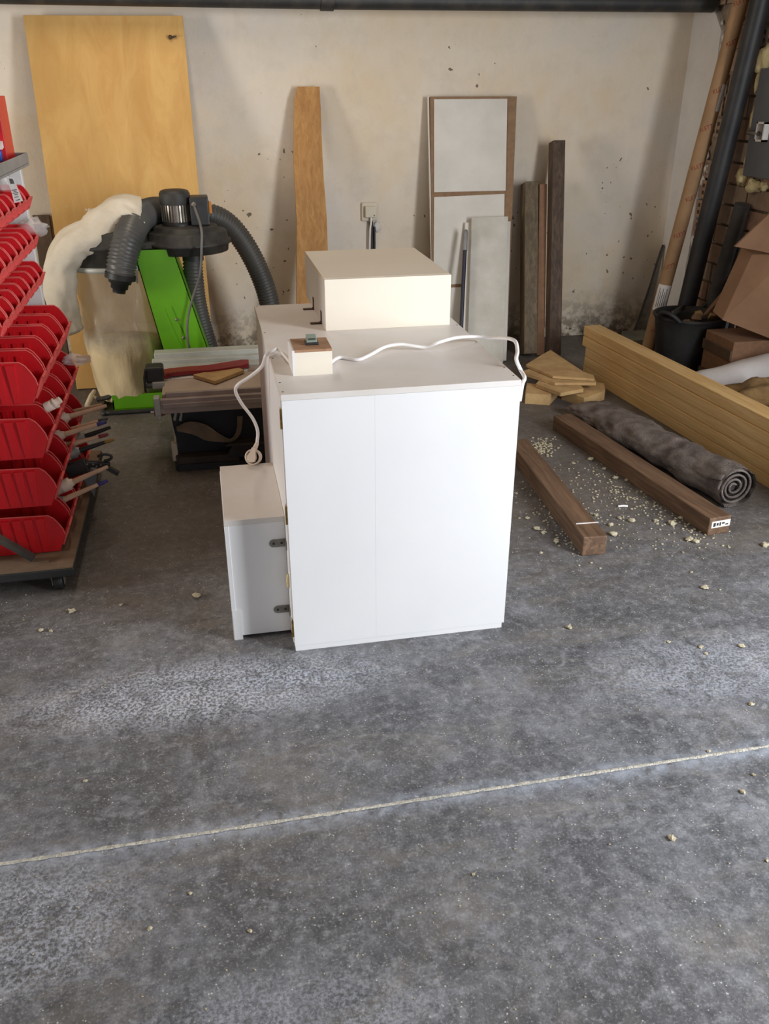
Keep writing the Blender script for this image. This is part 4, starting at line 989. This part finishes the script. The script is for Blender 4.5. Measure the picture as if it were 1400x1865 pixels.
def lapflap(u, v):
    p = ca.lerp(cb, .01 + .27*v); a_ = (1.12 - .85*u - .12*math.sin(v*5))*PI*.62 + .1
    s_ = Vector((d.y, -d.x, 0)); r = .088 - .006*v + .004*noise.noise(Vector((u*5, v*6, 1)))
    return Vector((p.x, p.y, 0)) + s_*(math.cos(a_)*r) + Vector((0, 0, .070 + math.sin(a_)*r*.98 - .02*v))
m.grid(lapflap, 14, 16); part(m, 'overlapping_flap', 'felt', o, solid=.006)
# dusty offcuts by the posts
def offcut(label, pix, z0, th, m='foamwood'):
    o = MB().prism([at(px, py, z=z0) for px, py in pix], (0, 0, th)).build('wood_offcut', m, bevel=.003); tag(o, label, 'wood offcut', 'dusty offcuts piled by the posts'); return o
offcut('dusty block offcut under the left of the pile', [(955, 735), (1000, 738), (1015, 722), (958, 716)], 0, .055)
offcut('long dusty block offcut at the bottom of the pile', [(1022, 727), (1062, 742), (1100, 728), (1098, 715), (1060, 708), (1020, 716)], 0, .05)
offcut('tilted dusty slab bridging the lower offcut blocks', [(975, 705), (1020, 722), (1062, 714), (1050, 700), (990, 690)], .058, .018)
offcut('wide dusty slab second from the top of the pile', [(948, 682), (1010, 702), (1085, 702), (1080, 688), (1005, 662)], .078, .015)
offcut('thin triangular panel topmost on the offcut pile', [(957, 668), (1006, 689), (1082, 694), (1036, 664), (1002, 641), (986, 650)], .096, .012)
# cardboard tube
a_, b_ = Vector((2.555, 4.685, .0)), Vector((2.775, 4.62, 1.85)); dt = (b_ - a_).normalized()
b_ = a_ + dt*1.95; rt = .039
o = empty('cardboard_tube', a_, 'long brown cardboard tube with red lettering leaning in the corner', 'tube')
part(MB().tube([a_ + Vector((0, 0, .007)), b_], rt, 28), 'tube_body', 'card_tube', o)
ue = dt.cross(Vector((0, 1, 0))).normalized(); ve = dt.cross(ue)
tocam = (Vector((0, 0, CAM_H)) - (a_ + b_)/2); tocam = (tocam - dt*tocam.dot(dt)).normalized(); side = dt.cross(tocam)
def on_tube(s_, ang, r): return a_ + dt*s_ + (tocam*math.cos(ang) + side*math.sin(ang))*r
vs0, fs0 = text_mesh('KLETT', .030)
ks = 0
for s_ in (.16, .36, .52, .70, .90, 1.06, 1.25, 1.44, 1.66, 1.84):
    an0 = .35*math.sin(s_*9)
    vv = []
    for v in vs0:
        u, t = v.x*.85 + .008, v.y - .01
        x_ = u*math.cos(.5) - t*math.sin(.5); y_ = u*math.sin(.5) + t*math.cos(.5)
        vv.append(on_tube(s_ + y_, an0 - x_/rt*-1, rt + .0006))
    part(MB().add(vv, fs0), 'red_lettering', 'ink_red', o)
def tube_patch(s0, s1, a0, a1, r=.0009):
    g = MB(); g.grid(lambda u, v: on_tube(s0 + (s1 - s0)*v, a0 + (a1 - a0)*u, rt + r), 8, 1); return g
lbl = part(tube_patch(.27, .42, -1.1, 1.0), 'paper_label', 'paper', o)
m = MB()
for k in range(5):
    g = tube_patch(.29, .40 - .02*(k % 2), -.6 + k*.26, -.52 + k*.26, .0014); m.add(g.v, g.f)
P(m, 'label_print', 'ink', lbl)
part(tube_patch(1.34, 1.47, .5, 1.5, .0012), 'paper_label', 'paper', o)
# black drain pipe leaning beside it
q0, q1 = Vector((2.69, 4.60, .0)), Vector((2.785, 4.46, 1.83))
o = MB().tube([q0 + Vector((0, 0, .006)), q0.lerp(q1, .5), q1, q1 + (q1 - q0)*.05], .05, 24).build('black_pipe', 'black_pipe'); tag(o, 'thick black plastic pipe leaning beside the cardboard tube', 'pipe')
q1 = at(1352, 372, X=2.795); f_ = Vector((2.793, 4.515, 0)); q0 = f_.lerp(q1, .35)
o = MB().tube([f_ + Vector((0, 0, .004)), q0, q1], [.043, .043, .04], 20, jit=.06).build('dusty_pipe', 'grey_pipe'); tag(o, 'short dusty grey pipe with frayed top leaning behind the bucket', 'pipe')
q1 = at(1358, 440, X=2.822)
o = MB().bar(Vector((2.822, q1.y + .10, .002)), q1, .055, .018, (1, 0, 0)).build('grey_channel', 'panel_grey'); tag(o, 'grey metal channel leaning behind the cardboard', 'channel')
# saw-like offcut leaning in the corner
q = [at(1207, 444, Y=5.16), at(1211, 444, Y=5.16)]
o = empty('steel_strip', at(1158, 600, Y=5.05), 'dark twisted steel strip leaning in the wall corner', 'strip')
pth = [at(1155, 602, Y=5.04), at(1170, 560, Y=5.07), at(1185, 515, Y=5.10), at(1197, 475, Y=5.13), at(1207, 446, Y=5.15)]
pth = [pth[0] - (pth[1] - pth[0]).normalized()*(max(0, pth[0].z - .006)/max(.2, (pth[1] - pth[0]).normalized().z))] + pth
part(MB().tube(cat_rom(pth, 4), .010, 8, flat=.5), 'strip', 'black_dusty', o)
part(MB().prism([pth[1] + Vector((.01, .02, .0)), pth[1] + Vector((.09, .02, .0)), pth[-1] + Vector((.012, .0, -.01)), pth[-1] + Vector((.0, .0, -.02))], (0, .006, 0)), 'grey_blade', 'zinc', o)
o = MB().prism([at(1128, 640, z=.0), at(1178, 636, z=.0), at(1176, 618, z=0), at(1130, 620, z=0)], (0, 0, .06)).build('grey_block', 'bluegrey', bevel=.005); tag(o, 'grey block on the floor behind the pine stack', 'block')
# bucket
bc = Vector((2.584, 4.326, 0))
o = empty('rubber_bucket', bc, 'black rubber builder bucket holding wood scraps', 'bucket')
prof = [(.135, .002), (.142, .01), (.160, .15), (.180, .295), (.190, .31), (.196, .318), (.192, .328), (.182, .326), (.172, .29), (.15, .12), (.13, .02), (.01, .018)]
part(MB().lathe(prof, bc, 40), 'bucket_body', 'bucket', o)
for sg in (-1, 1):
    c_ = bc + Vector((sg*.10 - .02, -.11 if sg < 0 else .10, .31))
for (a0) in (3.6, .4):
    hpts = [bc + Vector((math.cos(a0 + t*.35)*(.192 + .03*(1 - t*t)), math.sin(a0 + t*.35)*(.192 + .03*(1 - t*t)), .318 + .045*(1 - t*t))) for t in [-1 + .2*i for i in range(11)]]
    part(MB().tube(hpts, .011, 10), 'handle', 'bucket', o)
def scrap(label, c, r, seed, sc_, m='foamwood', nm='wood_scrap'):
    o = MB().blob(c, r, seed, 9, .3, sc_).build(nm, m); 
    for p in o.data.polygons: p.use_smooth = False
    tag(o, label, 'wood scrap', 'scraps in the bucket'); return o
def stick(label, a_, b_, wd, ht, m):
    o = MB().bar(a_, b_, wd, ht, (0, 1, 0)).build('wood_scrap', m, bevel=.003); tag(o, label, 'wood scrap', 'scraps in the bucket'); return o
stick('short square stick end showing in the bucket', bc + Vector((.06, .05, .20)), at(1273, 569, Y=4.30), .035, .032, 'foamwood')
stick('second square stick end beside it in the bucket', bc + Vector((.09, .05, .20)), at(1298, 570, Y=4.28), .032, .034, 'foamwood')
stick('curved brown slab rising from the bucket towards the cardboard', bc + Vector((.10, .02, .24)), at(1352, 508, Y=4.30), .09, .02, 'cardboard')
stick('thin brown splinter rising from the bucket', bc + Vector((.07, .0, .26)), at(1330, 530, Y=4.22), .04, .012, 'mdf')
stick('dark flat slat lying across the bucket mouth', bc + Vector((-.12, -.02, .333)), bc + Vector((.02, .10, .34)), .03, .012, 'black_dusty')
for k in range(6):
    scrap('small dusty chunk inside the bucket', bc + Vector((random.uniform(-.08, .08), random.uniform(-.1, .05), .22 + .02*k)), .035, k + 20, (1, 1, .7), 'mdf' if k % 2 else 'grey_pipe')
m = MB().lathe([(.001, .21), (.10, .215), (.155, .20)], bc, 20, cap=False, fold=.15, fk=5); part(m, 'rubble_fill', 'grey_pipe', o)
# cardboard carton with flap, on the crate
cl = lambda p: Vector((min(p.x, 2.815), p.y, p.z))
F = [at(1315, 583, Y=3.92), cl(at(1420, 624, Y=3.78)), cl(at(1440, 462, Y=3.86)), at(1369, 464, Y=3.98)]
bk = Vector((.0, .10, .02))
o = empty('cardboard_carton', F[0], 'tilted brown cardboard carton with open flap beside the bucket', 'carton')
part(MB().hexa([F[0], F[1], F[1] + bk, F[0] + bk, F[3], F[2], F[2] + bk, F[3] + bk]), 'carton_body', 'cardboard', o, bevel=.003)
G = [at(1338, 449, Y=3.93), at(1382, 457, Y=3.93), cl(at(1440, 470, Y=3.86)), cl(at(1440, 352, Y=3.95))]
part(MB().prism(G, (.0, .012, 0)), 'carton_flap', 'cardboard', o)
ck = min(p.z for p in F) - .002
o = MB().box(2.56, 2.81, 3.835, 4.10, .0, ck).build('dark_crate', 'mdf_red', bevel=.004); tag(o, 'low brown crate under the tilted cardboard carton', 'crate')
for zz in (.05, .20): sub(MB().box(2.55, 2.56, 3.835, 4.10, zz, zz + .05), 'crate_slat', 'brown_board', o)
# white rolled sheeting and sacks behind the pine stack
o = MB().tube(cat_rom([(2.29, 3.80, .05), (2.36, 3.78, .085), (2.46, 3.76, .11), (2.66, 3.72, .17), (2.80, 3.68, .20)], 6), [.012] + [.05 + .035*min(1, i/6) for i in range(24)], 24, jit=.06).build('white_roll', 'white_roll'); tag(o, 'pale rolled sheeting lying behind the pine stack', 'roll')
for i, (lab, cpt, sc_) in enumerate((('brown folded sack draped behind the pine stack', (2.46, 3.42, .13), (1.0, 1.1, .75)), ('second brown sack piled under the white roll', (2.70, 3.20, .14), (.8, 1.2, .8)), ('dark brown folded sack lowest behind the boards', (2.42, 3.08, .12), (.85, 1.1, .8)))):
    m = MB(); n = 40; mm = 22; vs = []
    for j in range(mm):
        th_ = PI*j/(mm - 1)
        for k in range(n):
            a_ = 2*PI*k/n; dv = Vector((math.sin(th_)*math.cos(a_), math.sin(th_)*math.sin(a_), math.cos(th_)))
            r = .14*(1 + .25*noise.noise(dv*1.5 + Vector((i*5, 0, 0))) + .12*math.sin(dv.y*9 + dv.z*7 + i))
            vs.append(Vector(cpt) + Vector((dv.x*r*sc_[0], dv.y*r*sc_[1], max(dv.z*r*sc_[2], -cpt[2] + .002))))
    m.add(vs, [(j*n + k, (j + 1)*n + k, (j + 1)*n + (k + 1) % n, j*n + (k + 1) % n) for j in range(mm - 1) for k in range(n)], True)
    o = m.build('burlap_sack', 'sack'); tag(o, lab, 'sack', 'sacks behind the pine stack')
# grey panel with foam on the right wall
y1_, y0_ = 4.40, 3.6
zb0, zb1 = at(1362, 320, X=XR - .01).z, at(1372, 125, X=XR - .01).z
ye0, ye1 = at(1357, 322, X=XR - .01).y, at(1380, 130, X=XR - .01).y
o = empty('wall_panel', (XR, ye0 - .2, zb0), 'grey cabinet door set into the brick wall with foam round it', 'panel')
part(MB().box(XR - .03, XR + .002, 3.55, ye0, zb0, zb1), 'panel_door', 'panel_grey', o, bevel=.003)
for i, (px, py, r, s_) in enumerate(((1391, 108, .05, (.6, 1, 1.2)), (1380, 150, .022, (.7, .8, 2.6)), (1372, 215, .02, (.7, .8, 3)), (1360, 300, .022, (.7, .9, 2.4)), (1350, 325, .04, (.6, 1, 1)), (1372, 338, .045, (.6, 1.2, .8)), (1390, 340, .03, (.6, 1.2, .7)))):
    part(MB().blob(at(px, py, X=XR - .012), r, i + 40, 14, .35, s_), 'foam_lump', 'foam', o)
q = at(1386, 240, X=XR - .05); hz = MB()
hz.box(q.x - .01, q.x + .02, q.y - .035, q.y - .026, q.z - .045, q.z + .045).box(q.x - .01, q.x + .02, q.y + .026, q.y + .035, q.z - .045, q.z + .045).box(q.x - .01, q.x + .02, q.y - .035, q.y + .035, q.z + .036, q.z + .045).box(q.x - .01, q.x + .02, q.y - .035, q.y + .035, q.z - .045, q.z - .036)
part(hz, 'latch_frame', 'paper', o)
part(MB().tube([q + Vector((0, .02, -.01)), q + Vector((0, .11, -.008))], .012, 10), 'latch_stub', 'zinc', o)

# ================================================================ CRUMBS ON THE FLOOR
CR = []
for k in range(6):
    m = MB().blob((0, 0, .004), .007, k + 60, 7, .45, (1.2, 1, .6)); 
    for i in range(len(m.sm)): m.sm[i] = False
    CR.append(m.mesh('foam_crumb', 'crumb'))
spots = [(131, 1115, 1.3), (221, 1103, .8), (357, 1087, 1.6), (75, 1149, .9), (93, 1150, .8), (156, 1424, .7), (1222, 1528, 1.0), (456, 1697, .6), (273, 1693, .6), (346, 1628, .5), (862, 1593, .5), (1352, 1443, .9), (1368, 1284, .9), (1396, 1568, .5), (1350, 1178, 1.1), (1276, 1180, .9), (1285, 1192, .7), (1217, 1170, .7), (1036, 1144, 1.2), (1371, 1412, .6), (1290, 1369, .6), (1283, 1072, 1.4), (1394, 995, 1.9), (1070, 945, 1.2), (1085, 940, 1.1), (1112, 958, 1.5), (1115, 975, 1.8), (1150, 950, 1.6), (1128, 945, 1.2), (1195, 950, 1.3), (1222, 955, 1.7), (1240, 945, 1.2), (1255, 985, 1.8), (1265, 988, 1.5), (1075, 838, 1.7), (1100, 855, 1.2), (1120, 872, 1.4), (1140, 876, 1.3), (978, 965, 1.5), (990, 972, 1.3), (1012, 988, 1.5), (960, 945, 1.1), (940, 900, .9), (1043, 845, 1.2), (985, 1008, .8)]
for i, (px, py, s_) in enumerate(spots):
    o = bpy.data.objects.new('foam_crumb', CR[i % 6]); C.objects.link(o); o.location = at(px, py, z=0)
    o.scale = (s_,)*3; o.rotation_euler.z = i*1.3
    tag(o, 'small pale crumb of dried foam lying on the concrete', 'crumb', 'crumbs scattered on the floor')
q = at(1134, 922, z=.004); o = MB().tube([q + Vector((-.018, .003, 0)), q + Vector((0, 0, .002)), q + Vector((.018, -.002, 0))], .004, 8).build('white_cable_bit', 'cord'); tag(o, 'short white bit of cable between the two timbers', 'cable bit')
m = MB(); rnd = random.Random(3)
def dropc(px, py, s_):
    q = at(px, py, z=.0); m.blob(q + Vector((0, 0, s_*.35)), s_, rnd.random()*90, 5, .4, (1.3, 1, .6))
for k in range(150):
    dropc(rnd.gauss(985, 13), rnd.gauss(816, 8), rnd.uniform(.002, .0065))
for k in range(330):
    t = rnd.random(); dropc(950 + 330*t + rnd.gauss(0, 45), 880 + 90*t + rnd.gauss(0, 40) , rnd.uniform(.001, .0045))
for k in range(240):
    t = rnd.random(); dropc(1060 + 260*t + rnd.gauss(0, 14), 862 + 125*t + rnd.gauss(0, 12), rnd.uniform(.0012, .0055))
for k in range(110):
    t = rnd.random(); dropc(945 + 120*t + rnd.gauss(0, 12), 880 + 135*t + rnd.gauss(0, 12), rnd.uniform(.0012, .005))
for k in range(420):
    dropc(rnd.uniform(0, 1400), 1060 + 780*rnd.random()**1.3, rnd.uniform(.0006, .0021))
o = m.build('sawdust_crumbs', 'crumb'); o['kind'] = 'stuff'; o['label'] = 'fine pale crumbs and dust strewn over the floor'; o['category'] = 'debris'
